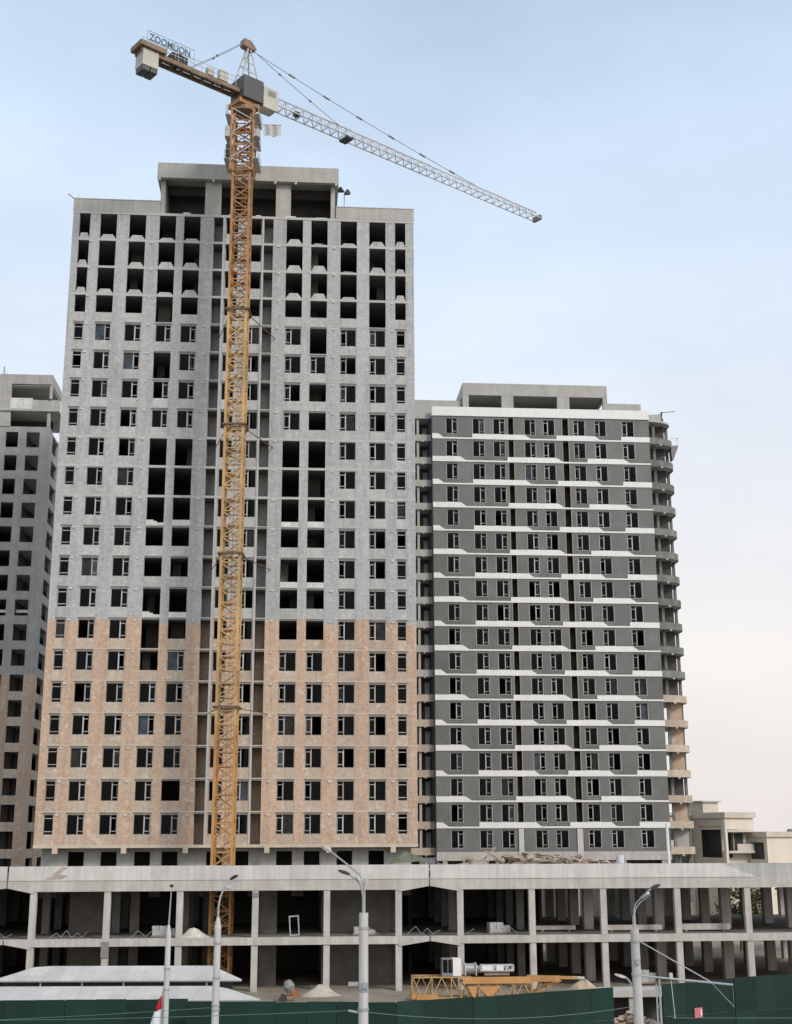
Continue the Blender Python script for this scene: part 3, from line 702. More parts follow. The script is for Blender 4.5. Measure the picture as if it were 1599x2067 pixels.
# front beams: one per bay; the bays at the expansion joints cantilever and taper to the joint
JOINT = [-32.85, 2.79]
bays = []
for a, b in zip(cols[:-1], cols[1:]):
    j = [q for q in JOINT if a < q < b]
    bays.append((a, b, j[0] if j else None))
for a, b, j in bays:
    if j is None:
        MB().box(a + .004, b - .004, -.04, .4, 9.66, 10.55).build('roof_beam', M['concrete_light'], Pd)
        MB().box(a + .004, b - .004, -.06, .4, 5.24, 5.86).build('floor_beam', M['concrete_light'], Pd)
    else:
        for s, e in ((a + .004, j - .05), (b - .004, j + .05)):
            lo, hi = (s, e) if s < e else (e, s)
            def tap(zl, zt, drop):
                p = [(s, zl), (s, zt), (e, zt), (e, zl + drop)]
                return p if s > e else p[::-1]
            MB().prism(tap(9.5, 10.55, .45), -.04, .4).build('roof_beam', M['concrete_light'], Pd)
            MB().prism(tap(5.05, 5.86, .4), -.06, .4).build('floor_beam', M['concrete_light'], Pd)
# parapet panels
pj = [-37.0] + JOINT + [43.3]
for a, b in ((-37, -32.9), (-32.75, 2.72), (2.86, 43.3)):
    n = max(1, round((b - a) / 5.9)); s = (b - a) / n
    for q in range(n):
        x0 = a + q * s; x1 = x0 + s - .012
        if x0 >= 31.5:
            MB().box(x0, x1, -.01, .2, 10.556, 11.72).build('parapet_panel', M['plaster_grey'], Pd)
        elif x1 > 31.0:
            xs, xe = x1 - 3.2, x1 - .2
            MB().prism([(x0, 10.556), (xe, 10.556), (xs, 11.72), (x0, 11.72)], -.09, .2).build('parapet_panel', M['plaster'], Pd)
            MB().prism([(xe + .004, 10.556), (x1, 10.556), (x1, 11.72), (xs + .004, 11.72)], -.01, .2).build('parapet_panel', M['plaster_grey'], Pd)
        else:
            MB().box(x0, x1, -.09 - .004 * (q % 2), .2, 10.556, 11.72 + .006 * (q % 3)).build('parapet_panel', M['plaster'], Pd)
MB().prism([(-29.9, 10.62), (-28.3, 10.7), (-27.8, 10.95), (-28.6, 11.05), (-27.9, 11.62), (-28.4, 11.66), (-29.2, 10.98)], -.104, -.091).build('spalled_patch', plain('exposed_backing', (.46, .38, .33), var=.25, scale=2), Pd)
MB().box(-24.82, -24.18, -.075, .3, 4.35, 5.62).build('dark_sleeve', M['cabgrey'], Pd)
MB().box(-12.36, -11.8, -.055, .3, 9.15, 9.5).build('dark_sleeve', M['cabgrey'], Pd)
# slabs and inner walls
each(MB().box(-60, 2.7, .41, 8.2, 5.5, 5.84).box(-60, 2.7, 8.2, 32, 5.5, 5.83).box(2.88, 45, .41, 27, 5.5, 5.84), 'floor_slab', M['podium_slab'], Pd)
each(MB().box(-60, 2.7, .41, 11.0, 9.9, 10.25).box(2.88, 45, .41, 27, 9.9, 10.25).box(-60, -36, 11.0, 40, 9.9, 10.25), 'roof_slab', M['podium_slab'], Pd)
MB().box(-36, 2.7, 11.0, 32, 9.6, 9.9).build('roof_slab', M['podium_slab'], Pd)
mb = MB()
for z0, z1 in ((G0 - .3, 5.49), (5.85, 9.89)):
    for a, b, v in ((-28.7, -24.8, 6.8), (-11.8, -10.3, 4.5), (-5.7, -.15, 5.6), (-23.2, -22.4, 5.5), (-17, -16.2, 8)):
        mb.box(a, b, v, v + .25, z0, z1)
    mb.box(-60, 16.0, 26, 26.25, z0, z1)
    mb.box(15.7, 16, 19, 26, z0, z1)
    if z0 < 5: mb.box(17.5, 29, 25.2, 25.45, z0, z1)  # dark wall added as darkness behind the lower right bays
    mb.box(-45, -44.7, .5, 26, z0, z1)
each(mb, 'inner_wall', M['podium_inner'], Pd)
# zigzag strips of edge netting along the upper floor
def zig(u0, u1, v, seed):
    rnd = random.Random(seed); mb = MB(); p = None; u = u0; k = 0
    while u < u1:
        q = (u, v + rnd.uniform(-.1, .1), 5.9 + (rnd.uniform(.35, .75) if k % 2 else rnd.uniform(.02, .1)))
        if p: mb.bar(p, q, .022)
        p = q; u += rnd.uniform(.35, .8); k += 1
    return mb
for i, (u0, u1) in enumerate(((-36.5, -31.8), (-29.2, -25.5), (-22.4, -19.3), (-3, -1.2), (.9, 3.8), (6.0, 7.4), (8.9, 10.8))):
    o = zig(u0, u1, .75, 30 + i).build('zigzag_strip', M['steel'], Pd)

# ================================================================== tower crane
MX, MY = -15.55, 119.0
K = thing('tower_crane', 'tall yellow orange tower crane standing in front of the tall tower', 'crane', (MX, MY, 0))
MW = .86
def mast_mesh(h, m, name, r=.12, d=.07):
    mb = MB(); c = [(-MW, -MW), (MW, -MW), (MW, MW), (-MW, MW)]
    for x_, y_ in c: mb.box(x_ - r, x_ + r, y_ - r, y_ + r, 0, h)
    for q in range(4):
        a = c[q]; b = c[(q + 1) % 4]
        mb.bar((*a, .04), (*b, .04), d * 1.2).bar((*a, h * .5), (*b, h * .5), d)
        mb.bar((*a, .05), (*b, h * .5), d).bar((*b, h * .5), (*a, h - .02), d)
        if q in (0, 2): mb.bar((*b, .05), (*a, h * .5), d * .8)
    mb.box(-.5, .55, .2, .7, h * .52, h * .55)           # inside landing
    for s in (-.18, .18): mb.bar((.2 + s, .35, 0), (.2 + s, .35, h), .035)
    for q in range(8): mb.bar((.02, .35, h * (q + .5) / 8), (.38, .35, h * (q + .5) / 8), .025)
    return mb.mesh(name, m)
SH = 2.5; zb = 1.5; nsec = 32
mm = {k: mast_mesh(SH, M[k], 'mast_section') for k in ('crane_orange', 'crane_tan', 'crane_rust')}
for q in range(nsec):
    z = zb + q * SH
    put('mast_section', mm['crane_rust' if q >= 26 else 'crane_tan' if q >= 9 else 'crane_orange'], K, (0, 0, z))
MB().box(-2.6, 2.6, -2.6, 2.6, .6, 1.5).build('base_block', M['concrete'], K)
ztop = zb + nsec * SH                                      # 81.5
# collars tied back to the building
for zc in (64.5, 52.6, 39.9, 25.6):
    mb = MB(); s = 1.12
    for a, b in (((-s, -s), (s, -s)), ((s, -s), (s, s)), ((s, s), (-s, s)), ((-s, s), (-s, -s))): mb.bar((*a, zc), (*b, zc), .12)
    wy = 6.6
    mb.bar((-s, s, zc), (-2.8, wy + .1, zc + .05), .045).bar((s, s, zc), (3.0, wy + .5, zc + .05), .045).bar((s, s, zc), (-1.2, wy + .2, zc + .05), .04)
    mb.build('wall_tie', M['tie_brown'], K)
# climbing frame with platforms near the top
cz0, cz1 = 79.6, 86.6
mb = MB(); mb2 = MB(); s = 1.12
for x_, y_ in ((-s, -s), (s, -s), (s, s), (-s, s)): mb.box(x_ - .09, x_ + .09, y_ - .09, y_ + .09, cz0, cz1)
for q in range(6):
    z = cz0 + q * 1.4; c = [(-s, -s), (s, -s), (s, s), (-s, s)]
    for p in range(4):
        a, b = c[p], c[(p + 1) % 4]
        if z <= cz1: mb.bar((*a, z), (*b, z), .06)
        if q < 5: mb2.bar((*(a if q % 2 else b), z), (*(b if q % 2 else a), z + 1.4), .055)
mb.build('climbing_frame', M['crane_rust'], K); mb2.build('frame_bracing', M['crane_white'], K)  # pale bracing colour stands in for bright sky between the bars
mb = mast_mesh(2.3, M['crane_rust'], 'mast_section'); put('mast_section', mb, K, (0, 0, ztop)); put('mast_section', mb, K, (0, 0, ztop + 2.3))
for z, e in ((80.6, .62), (83.1, .55), (85.6, .6)):
    mb = MB()
    mb.box(-s - e, -s - .1, -s - .5, s + .4, z, z + .06).box(s + .1, s + e, -s - .5, s + .4, z, z + .06)
    each(mb, 'platform', M['crane_white'], K)
    mb = MB()
    for sx in (-1, 1):
        xe = sx * (s + e - .05)
        for y_ in (-s - .45, 0, s + .35): mb.bar((xe, y_, z), (xe, y_, z + 1.1), .028)
        for hh in (.55, 1.08): mb.bar((xe, -s - .45, z + hh), (xe, s + .35, z + hh), .025)
        mb.bar((sx * (s + .1), -s - .45, z + 1.08), (xe, -s - .45, z + 1.08), .025)
    mb.build('platform_rail', M['crane_white'], K)
MB().box(-1.75, -1.25, -1.35, -.6, 83.2, 84.4).build('control_box', M['crane_white'], K)
MB().box(1.3, 1.8, -1.3, -.6, 83.2, 84.1).build('control_box', M['crane_white'], K)
MB().box(-1.6, -1.2, -1.4, -.8, 81.0, 82.3).build('hydraulic_pump', M['dark'], K)
# slewing unit and everything that turns with it; local x along the jib
JA = math.atan2(26.2, 31.1)
def jp(l, s_, z): return (l * math.cos(JA) - s_ * math.sin(JA), l * math.sin(JA) + s_ * math.cos(JA), z)
def jbuild(mb, name, m, parent=K):
    mb.v = [jp(*p) for p in mb.v]; return mb.build(name, m, parent)
MB().bar((0, 0, 86.6), (0, 0, 87.1), 1.2, 20).build('slewing_ring', M['crane_brown'], K)
jbuild(MB().box(-1.3, 1.3, -1.1, 1.1, 87.1, 87.6), 'turntable', M['crane_rust'])
jbuild(MB().box(-1.05, 1.35, -1.45, 1.0, 87.62, 90.1), 'machine_house', M['machine_grey'])
cabo = jbuild(MB().prism([(1.36, 87.3), (3.0, 87.3), (3.25, 88.3), (3.1, 89.7), (1.36, 89.7)], -1.5, -.15), 'operator_cab', M['cream'])
jbuild(MB().box(1.9, 2.85, -1.515, -1.503, 88.75, 89.4), 'cab_window', M['cabgrey'], cabo)
# A-frame head
zap = 94.5
mb = MB()
for sy in (-.8, .8):
    mb.bar((-.9, sy, 90.1), (.2, sy * .25, zap), .1).bar((1.1, sy, 90.1), (.35, sy * .25, zap), .1)
    for q in range(1, 4):
        f = q / 4; mb.bar((-.9 + 1.1 * f, sy * (1 - .75 * f), 90.1 + (zap - 90.1) * f), (1.1 - .75 * f, sy * (1 - .75 * f), 90.1 + (zap - 90.1) * f), .05)
for q in range(4):
    f = q / 4; g = (q + 1) / 4
    mb.bar((-.9 + 1.1 * f, -.8 * (1 - .75 * f), 90.1 + 4.4 * f), (-.9 + 1.1 * g, .8 * (1 - .75 * g), 90.1 + 4.4 * g), .05)
jbuild(mb, 'head_frame', M['crane_white'])
jbuild(MB().prism([(-.5, 94.3), (.75, 94.1), (1.1, 94.35), (.4, 95.1), (-.45, 95.1)], -.4, .4), 'head_cap', M['crane_brown'])
# counter jib
CJ = -12.4
mb = MB()
for sy in (-.62, .62): mb.box(CJ, -1.0, sy - .09, sy + .09, 88.35, 88.8)
for q in range(10): mb.box(CJ + .1 + q * 1.2, CJ + .22 + q * 1.2, -.53, .53, 88.4, 88.7)
jbuild(mb, 'counter_jib', M['crane_brown'])
jbuild(MB().box(CJ + 2.2, -1.1, -.5, .5, 88.82, 88.87), 'walkway', M['crane_rust'])
mb = MB()
for sy in (-.75, .75):
    for q in range(9): mb.bar((CJ + q * 1.35, sy, 88.8), (CJ + q * 1.35, sy, 89.85), .028)
    for hh in (89.3, 89.85): mb.bar((CJ, sy, hh), (CJ + 10.8, sy, hh), .028)
jbuild(mb, 'counter_jib_rail', M['crane_white'])
for q in range(2):
    cwo = jbuild(MB().box(CJ + .15 + q * .86, CJ + 1.0 + q * .86, -.75, .75, 86.95, 88.75), 'counterweight', M['cream'])
    jbuild(MB().box(CJ + .2 + q * .86, CJ + .95 + q * .86, -.7, .7, 86.45, 86.945), 'dark_underside', M['machine_grey'], cwo)  # dark block along the underside of the counterweight
jbuild(MB().box(CJ - .3, CJ + 2.6, -1.05, 1.05, 88.83, 89.35), 'counterweight_frame', M['crane_brown'])
jbuild(MB().box(CJ + 3.4, CJ + 5.2, -.6, .6, 88.88, 89.7).bar((CJ + 4.3, -.55, 89.3), (CJ + 4.3, .55, 89.3), .55, 14), 'hoist_winch', M['dark'])
for a, b, h in ((-3.5, -2.5, 1.15), (-4.9, -4.2, .8)): jbuild(MB().box(a, b, -.72, -.2, 88.88, 88.88 + h), 'electric_cabinet', M['cream'])
for a in (CJ + 5.6, CJ + 7.6): jbuild(MB().box(a, a + 1.5, -.66, -.63, 88.3, 88.75), 'deck_plate', M['cream'])
# lettering board on the rail: letters cut from sheet on a thin frame
cu = bpy.data.curves.new('lettering', 'FONT'); cu.body = 'ZOOMLION'; cu.size = 1.25; cu.extrude = .025; cu.space_character = 1.02; cu.offset = .02
to = bpy.data.objects.new('lettering_tmp', cu); C.objects.link(to)
dg = bpy.context.evaluated_depsgraph_get(); tm_ = bpy.data.meshes.new_from_object(to.evaluated_get(dg)); bpy.data.objects.remove(to)
tm_.materials.clear(); tm_.materials.append(M['blueletter'])
xs = [v.co.x for v in tm_.vertices]; wl = max(xs) - min(xs); k_ = 4.6 / wl
for v in tm_.vertices:
    lx, ly, lz = (v.co.x - min(xs)) * k_, v.co.y, v.co.z
    v.co = Vector(jp(CJ + .7 + lx, -.82 - lz, 89.78 + ly * .82))
board = put('sign_lettering', tm_, K)
mb = MB().bar((CJ + .5, -.80, 89.7), (CJ + 5.8, -.80, 89.7), .04).bar((CJ + .5, -.80, 90.75), (CJ + 5.8, -.80, 90.75), .04)
for q in range(6): mb.bar((CJ + .5 + q * 1.06, -.79, 89.0), (CJ + .5 + q * 1.06, -.79, 90.75), .03)
jbuild(mb, 'sign_frame', M['crane_white'])
# jib
JL0, JL1 = 2.2, 43.4; nj = 7; js = (JL1 - JL0) / nj
def jib_sec(l0, l1, w_, h_, r, d):
    mb = MB(); z0 = 88.75; z1 = z0 + h_; n = 5
    for sy in (-w_, w_): mb.bar((l0, sy, z0), (l1, sy, z0), r)
    mb.bar((l0, 0, z1), (l1, 0, z1), r * 1.1)
    st = (l1 - l0) / n
    for q in range(n):
        a = l0 + q * st; b = a + st; mid = (a + b) / 2
        for sy in (-w_, w_):
            mb.bar((a, sy, z0), (mid, 0, z1), d).bar((mid, 0, z1), (b, sy, z0), d)
        mb.bar((a, -w_, z0), (a, w_, z0), d).bar((a, -w_, z0), (b, w_, z0), d * .8)
    return mb
for q in range(nj):
    jbuild(jib_sec(JL0 + q * js, JL0 + (q + 1) * js, .6, 1.25 - .05 * q, .075 if q < 4 else .06, .042), 'jib_section', M['crane_white'])
jbuild(MB().box(JL1, JL1 + .35, -.65, .65, 88.6, 89.2), 'jib_tip', M['cabgrey'])
tro = jbuild(MB().box(12.9, 13.8, -.7, .7, 88.45, 88.6).bar((13.0, -.72, 88.62), (13.0, .72, 88.62), .12, 8).bar((13.7, -.72, 88.62), (13.7, .72, 88.62), .12, 8), 'trolley', M['dark'])
jbuild(MB().box(6.3, 6.9, -.3, .3, 88.85, 89.25), 'trolley_winch', M['dark'])
# pendants and ties
def tie(l0, z0, l1, z1, name, sag=.0, sy=.25, lumps=5):
    mb = MB(); n = 14; P = []
    for q in range(n + 1):
        f = q / n; P.append((l0 + (l1 - l0) * f, sy, z0 + (z1 - z0) * f - sag * 4 * f * (1 - f)))
    mb.path(P, .035, 5)
    for q in range(1, lumps + 1):
        f = q / (lumps + 1); i = int(f * n); mb.bar(P[i], tuple(Vector(P[i]).lerp(Vector(P[i + 1]), .35)), .11, 6)
    return jbuild(mb, name, M['cabgrey'])
tie(.9, 94.35, 33.5, 89.85, 'jib_pendant', .35, .1, 6)
tie(.9, 94.25, 12.2, 89.9, 'jib_pendant', .1, -.1, 2)
for sy in (-.35, .35): tie(-.4, 94.7, CJ + 5.6, 89.0, 'counter_jib_tie', .1, sy, 1)
# banner hung out from the climbing frame
tag(MB().bar((1.9, -1.3, 84.55), (4.0, -1.3, 84.5), .04).build('banner_arm', M['steel'], K))
mb = MB(); n = 8
for i in range(n + 1):
    x_ = 2.15 + 1.75 * i / n; y_ = -1.3 + .07 * math.sin(i * 1.7)
    mb.v += [(x_, y_, 84.5), (x_ + .06, y_ + .03, 83.25 + .1 * math.sin(i))]
for i in range(n): mb.f.append((2 * i, 2 * i + 2, 2 * i + 3, 2 * i + 1))
bn = mb.build('banner_cloth', M['crane_white'], K); so = bn.modifiers.new('thickness', 'SOLIDIFY'); so.thickness = .02

# ================================================================== street poles
def curve_pts(a, b, c, n=8):
    a, b, c = Vector(a), Vector(b), Vector(c)
    return [tuple(a * (1 - f) ** 2 + b * 2 * f * (1 - f) + c * f * f) for f in [q / n for q in range(n + 1)]]
def lamp_head(p, d, parent, m=None):
    """flat cobra head seen edge-on; d: pointing direction"""
    d = Vector(d).normalized(); s_ = d.cross(Vector((0, 0, 1))).normalized(); u_ = s_.cross(d).normalized()
    mb = MB(); prof = [(0, .05, .04), (.12, .10, .06), (.4, .15, .075), (.62, .12, .05), (.7, .04, .02)]
    vs = []
    for l, wd, th in prof:
        for a, b in ((-1, -1), (1, -1), (1, 1), (-1, 1)):
            vs.append(Vector(p) + d * l * .52 + s_ * wd * .55 * a + u_ * th * .6 * b)
    fs = [(3, 2, 1, 0)]
    for q in range(len(prof) - 1):
        for e in range(4): fs.append((q * 4 + e, q * 4 + (e + 1) % 4, q * 4 + 4 + (e + 1) % 4, q * 4 + 4 + e))
    n = 4 * (len(prof) - 1); fs.append((n, n + 1, n + 2, n + 3))
    mb.add(vs, fs); return mb.build('lamp_head', m or M['dark'], parent)
def pole_shaft(o, h, r0, r1, bands):
    MB().bar((0, 0, -1.8), (0, 0, h), r0, 20, r1).build('shaft', M['pole'], o, smooth=False)
    for z in bands:
        rr = r0 + (r1 - r0) * (z + 1.8) / (h + 1.8)
        MB().bar((0, 0, z), (0, 0, z + .07), rr + .02, 20, rr + .02).build('clamp_band', M['steel'], o)
# left lamp post
L1 = thing('street_lamp', 'pale lamp post with a single arm curving right, in front of the white shed roofs', 'street lamp', (-6.65, 50, 0), group='street lamps along the road')
pole_shaft(L1, 10.75, .18, .12, (10.2, 9.0, 8.05, 7.9))
MB().bar((0, 0, 10.75), (0, 0, 11.15), .135, 16, .06).build('cap', M['pole'], L1)
MB().path([(0, 0, 11.1)] + curve_pts((0, 0, 11.4), (.02, 0, 12.0), (.3, .1, 12.35), 7) + [(.42, .12, 12.52)], .045, 8, .022).build('arm', M['steel'], L1)
lamp_head((.4, .12, 12.5), (.5, -.25, .28), L1)
MB().bar((.28, .05, 12.2), (.4, .02, 12.24), .09, 8).build('arm_joint', M['pole'], L1)
# middle, nearest lamp post
L2 = thing('street_lamp', 'thick pale concrete lamp post in the middle with two arms reaching left', 'street lamp', (-.95, 38, 0), group='street lamps along the road')
pole_shaft(L2, 11.94, .175, .128, (11.5, 9.85, 9.35))
MB().bar((0, 0, 11.9), (0, 0, 12.42), .05, 10).build('mast_pipe', M['steel'], L2)
MB().path(curve_pts((-.02, 0, 12.35), (-.06, 0, 12.75), (-.18, .02, 12.82), 5) + [(-.42, .04, 13.0)], .03, 8).build('arm', M['steel'], L2)
MB().path(curve_pts((.02, 0, 12.35), (.04, 0, 12.75), (-.12, .1, 12.98), 5) + [(-.55, .4, 13.3), (-1.0, .8, 13.62)], .03, 8, .024).build('arm', M['steel'], L2)
lamp_head((-.4, .04, 12.98), (-.5, -.2, .2), L2)
lamp_head((-.98, .8, 13.6), (-.45, .3, .3), L2, M['cream'])
mb = MB().bar((-.1, 0, 12.8), (-.2, 0, 12.92), .05, 8).bar((.06, 0, 12.72), (.07, 0, 12.86), .05, 8); mb.build('arm_joint', M['pole'], L2)
MB().box(-.42, -.14, -.05, .05, 10.0, 10.1).bar((-.14, 0, 9.3), (-.42, .0, 9.35), .035, 8).build('wire_bracket', M['steel'], L2)
MB().box(-.02, .14, -.22, -.15, 9.95, 10.1).build('number_plate', M['steel'], L2)
# right lamp post with a bracket arm
L3 = thing('street_lamp', 'thick pale lamp post at the right with arms reaching right and a long stayed bracket', 'street lamp', (7.37, 42, 0), group='street lamps along the road')
pole_shaft(L3, 11.22, .21, .13, (10.82, 9.85))
MB().bar((0, 0, 11.2), (0, 0, 11.62), .06, 10, .05).build('mast_pipe', M['steel'], L3)
MB().path(curve_pts((0, 0, 11.55), (.0, 0, 11.95), (.16, .04, 12.05), 5) + [(.62, .2, 12.42)], .02, 8).build('arm', M['steel'], L3)
MB().path(curve_pts((.02, 0, 11.6), (.05, 0, 11.85), (.2, -.05, 12.0), 5) + [(.52, -.15, 12.25)], .02, 8).build('arm', M['steel'], L3)
lamp_head((.6, .2, 12.4), (.5, .2, .22), L3)
lamp_head((.2, -.1, 12.12), (.35, -.2, .25), L3, M['steel'])
MB().bar((.14, 0, 9.84), (2.95, 0, 9.57), .032, 8).build('bracket_arm', M['steel'], L3)
MB().bar((.14, 0, 10.85), (2.3, 0, 9.64), .02, 6).build('bracket_stay', M['steel'], L3)
MB().bar((2.3, 0, 9.62), (3.0, .2, 8.9), .018, 6).build('bracket_stay', M['palewire'], L3)
MB().bar((1.05, 0, 9.75), (1.05, 0, 9.92), .06, 8).bar((1.05, 0, 9.72), (1.12, 0, 8.6), .012, 6).build('insulator', M['pole'], L3)
MB().path([(-.15, 0, 9.5)] + curve_pts((-.18, 0, 9.6), (-.25, 0, 9.75), (-.38, -.05, 9.82), 4), .025, 8).build('small_arm', M['steel'], L3)
lamp_head((-.36, -.05, 9.8), (-.4, -.1, .12), L3, M['pole'])
MB().box(-.03, .1, -.22, -.16, 10.2, 10.34).build('number_plate', M['steel'], L3)

Fp = thing('flagpole', 'slender pale pole with a red and white flag, left of the lamp posts', 'pole', (-10.5, 62, 0))
MB().bar((0, 0, -1.8), (0, 0, 9.75), .18, 16, .12).build('shaft', M['pole'], Fp)
MB().bar((0, 0, 9.75), (0, 0, 10.15), .12, 14, .05).build('cap', M['pole'], Fp)
MB().bar((0, 0, 10.1), (.06, 0, 11.8), .04, 8, .022).build('spire', M['steel'], Fp)
MB().box(-.02, .14, -.06, .06, 11.8, 11.92).build('finial', M['dark'], Fp)
for z in (8.2, 7.3): MB().bar((0, 0, z), (0, 0, z + .07), .15, 14).build('clamp_band', M['steel'], Fp)
Fl = thing('flag', 'limp flag, red above white, hanging on the slender pole at lower left', 'flag', (-10.5, 62, 0))
def cloth(z0, z1, w0, w1):
    mb = MB(); n, m_ = 8, 6
    for j in range(m_ + 1):
        f = j / m_; z = z0 + (z1 - z0) * f; wd = w0 + (w1 - w0) * f
        for i in range(n + 1):
            g = i / n
            mb.v.append((-.14 - wd * g, -.12 + .10 * math.sin(g * 7 + f * 1.3) * (.3 + f), z - .16 * g * (1 - f * .3)))
    for j in range(m_):
        for i in range(n):
            a = j * (n + 1) + i; mb.f.append((a, a + 1, a + n + 2, a + n + 1))
    return mb
for nm, zz, ww_, m in (('red_stripe', (7.15, 6.56), (.12, .36), M['red']), ('white_stripe', (6.55, 5.3), (.36, .74), M['whitecloth'])):
    o = cloth(*zz, *ww_).build(nm, m, Fl, smooth=True); so = o.modifiers.new('thickness', 'SOLIDIFY'); so.thickness = .012
MB().bar((-.15, -.12, 5.2), (-.15, -.12, 7.3), .02, 6).build('hoist_rope', M['steel'], Fl)

# ================================================================== site fence
M['seam'] = plain('seam_strip_green', (.02, .06, .05), rough=.5, var=.2)
def fence(label, p0, p1, h, seam=.8, pw=2.05):
    d = Vector((p1[0] - p0[0], p1[1] - p0[1])); L = d.length; n = max(1, round(L / pw)); s_ = L / n
    o = thing('site_fence', label, 'fence', (p0[0], p0[1], 0), math.atan2(d.y, d.x), 'green sheet fences round the site')
    ms_ = seam
    me = MB().box(.008, s_ - .008, 0, .035, ms_, h).mesh('fence_panel', M['fence'])
    lo_ = MB().box(.006, s_ - .006, .012, .034, -1.9, ms_ - .012).mesh('lower_panel', M['fence'])
    pm = MB().box(-.035, .035, .037, .11, -1.9, h - .08).mesh('fence_post', M['fence'])
    for z_ in (h - .6, ms_ + .4): MB().box(0, L, .036, .075, z_, z_ + .05).build('fence_rail', M['steel'], o)
    for q in range(n):
        fp = put('fence_panel', me, o, (q * s_, -.006 * (q % 2), .13 + wrnd.uniform(-.035, .035))); fp.rotation_euler = (R(wrnd.uniform(-.5, .5)), R(wrnd.uniform(-.3, .3)), R(wrnd.uniform(-.3, .3)))
        put('lower_panel', lo_, o, (q * s_, 0, .13))
        put('fence_post', pm, o, (q * s_, 0, .13))
    MB().box(.0, L, -.016, -.002, ms_ + .1, ms_ + .145).build('seam_strip', M['seam'], o)
    return o
fence('dark green sheet fence at the far left, ending by the flagpole', (-44, 94.1), (-14.5, 94.6), 3.08)
fence('dark green sheet fence in the lower middle, below the white shed eave', (-14.35, 93.2), (-.1, 92.9), 3.05)
fence('dark green sheet fence rising to the gate gap, below the yellow crane sections', (-.05, 92.9), (15.95, 101.0), 3.05)
fence('dark green sheet fence right of the gate gap, with the faded red sign', (19.9, 102.5), (25.9, 105.5), 3.08, .8)
fence('dark green sheet fence at the far right edge, a little taller', (26.0, 105.4), (44, 113.6), 3.3, .75)
sg_ = thing('notice_sign', 'small square faded red sign fixed on the green fence', 'sign', (22.75, 103.88, 0), math.atan2(3, 6))
MB().box(-.38, .38, -.07, -.045, .72, 1.42).build('sign_plate', M['pink'], sg_)
MB().box(.2, .3, -.076, -.071, .87, 1.27).build('sign_mark', M['white'], sg_)

# gate gap: post, low wall with openings, heap of broken brick
gp = thing('gate_post', 'thin steel gate post beside the gap in the green fence', 'post', (19.65, 102.4, 0))
MB().box(-.07, .07, -.07, .07, -1.8, 3.6).build('post', M['steel'], gp)
MB().box(-.3, -.2, -.05, .05, -1.8, 3.3).bar((-.25, 0, 3.2), (0, 0, 2.4), .03).bar((-.25, 0, 1.4), (0, 0, 2.2), .03).build('brace', M['steel'], gp)
gw = thing('guard_hut', 'low pale concrete hut with dark openings behind the gap in the fence', 'hut', (18.6, 109.0, 0), YAW)
MB().box(-3.5, 3.5, -.2, 2.6, 1.62, 2.12).build('roof', M['concrete_light'], gw)
for a in (-3.3, -.15, 3.0): MB().box(a, a + .3, .0, .3, -.8, 1.615).build('pillar', M['concrete_light'], gw)
MB().box(-3.4, 3.4, 2.2, 2.4, -.8, 1.615).build('back_wall', M['concrete_dark'], gw)
def heap(name, label, cat, cx, cy, z, rx, ry, h, n, smin, smax, m, seed):
    rnd = random.Random(seed); mb = MB()
    for q in range(n):
        a = rnd.random() * 6.283; r_ = math.sqrt(rnd.random())
        zz = h * max(0, 1 - r_ ** 1.3) * rnd.uniform(.6, 1)
        s_ = rnd.uniform(smin, smax)
        mb.rock((cx + rx * r_ * math.cos(a), cy + ry * r_ * math.sin(a), z + zz), s_, s_ * rnd.uniform(.6, 1.1), s_ * rnd.uniform(.4, .8), seed * 1000 + q)
    o = mb.build(name, m); return tag(o, label, cat, kind='stuff')
def mound(name, label, cat, cx, cy, z, rx, ry, h, m, seed):
    mb = MB(); n = 18; rn = 8; idx = {}
    for j in range(rn + 1):
        for i in range(n):
            r_ = j / rn; a = 6.2832 * i / n; wv = 1 + .18 * noise.noise(Vector((math.cos(a) * 1.3, math.sin(a) * 1.3, seed)))
            zz = h * (math.cos(min(1, r_) * math.pi) * .5 + .5) * (1 + .25 * noise.noise(Vector((r_ * 3 + seed, a, 0))))
            idx[j, i] = len(mb.v); mb.v.append((cx + rx * r_ * wv * math.cos(a), cy + ry * r_ * wv * math.sin(a), z + zz))
    for j in range(rn):
        for i in range(n): mb.f.append((idx[j, i], idx[j + 1, i], idx[j + 1, (i + 1) % n], idx[j, (i + 1) % n]))
    return tag(mb.build(name, m, smooth=True), label, cat)
heap('rubble', 'heap of broken pinkish brick and stone in the fence gap', 'rubble', 17.9, 105.6, -.9, 2.8, 1.9, 1.95, 380, .12, .42, plain('broken_brick', (.52, .40, .31), var=.3, scale=2.5, stain=(.55, .30, .17)), 5)
mound('sand_pile', 'low tan sand pile at the end of the yellow crane sections', 'sand pile', 15.1, 111.0, 1.2, 2.4, 2.0, 1.5, M['sand'], 2)
mound('sand_pile', 'small pale sand pile by the column left of the nearest lamp post', 'sand pile', -6.3, 112.2, 1.45, 1.9, 1.5, .8, plain('pale_sand', (.52, .46, .37), var=.2, scale=1.5, bmp=.4), 5)
mound('rubble_pile', 'pale heap of waste on the upper podium floor beside the crane mast', 'pile', -17.3, 114.6, 5.86, 1.5, .9, .75, plain('pale_waste', (.6, .56, .48), var=.25, scale=2), 9)

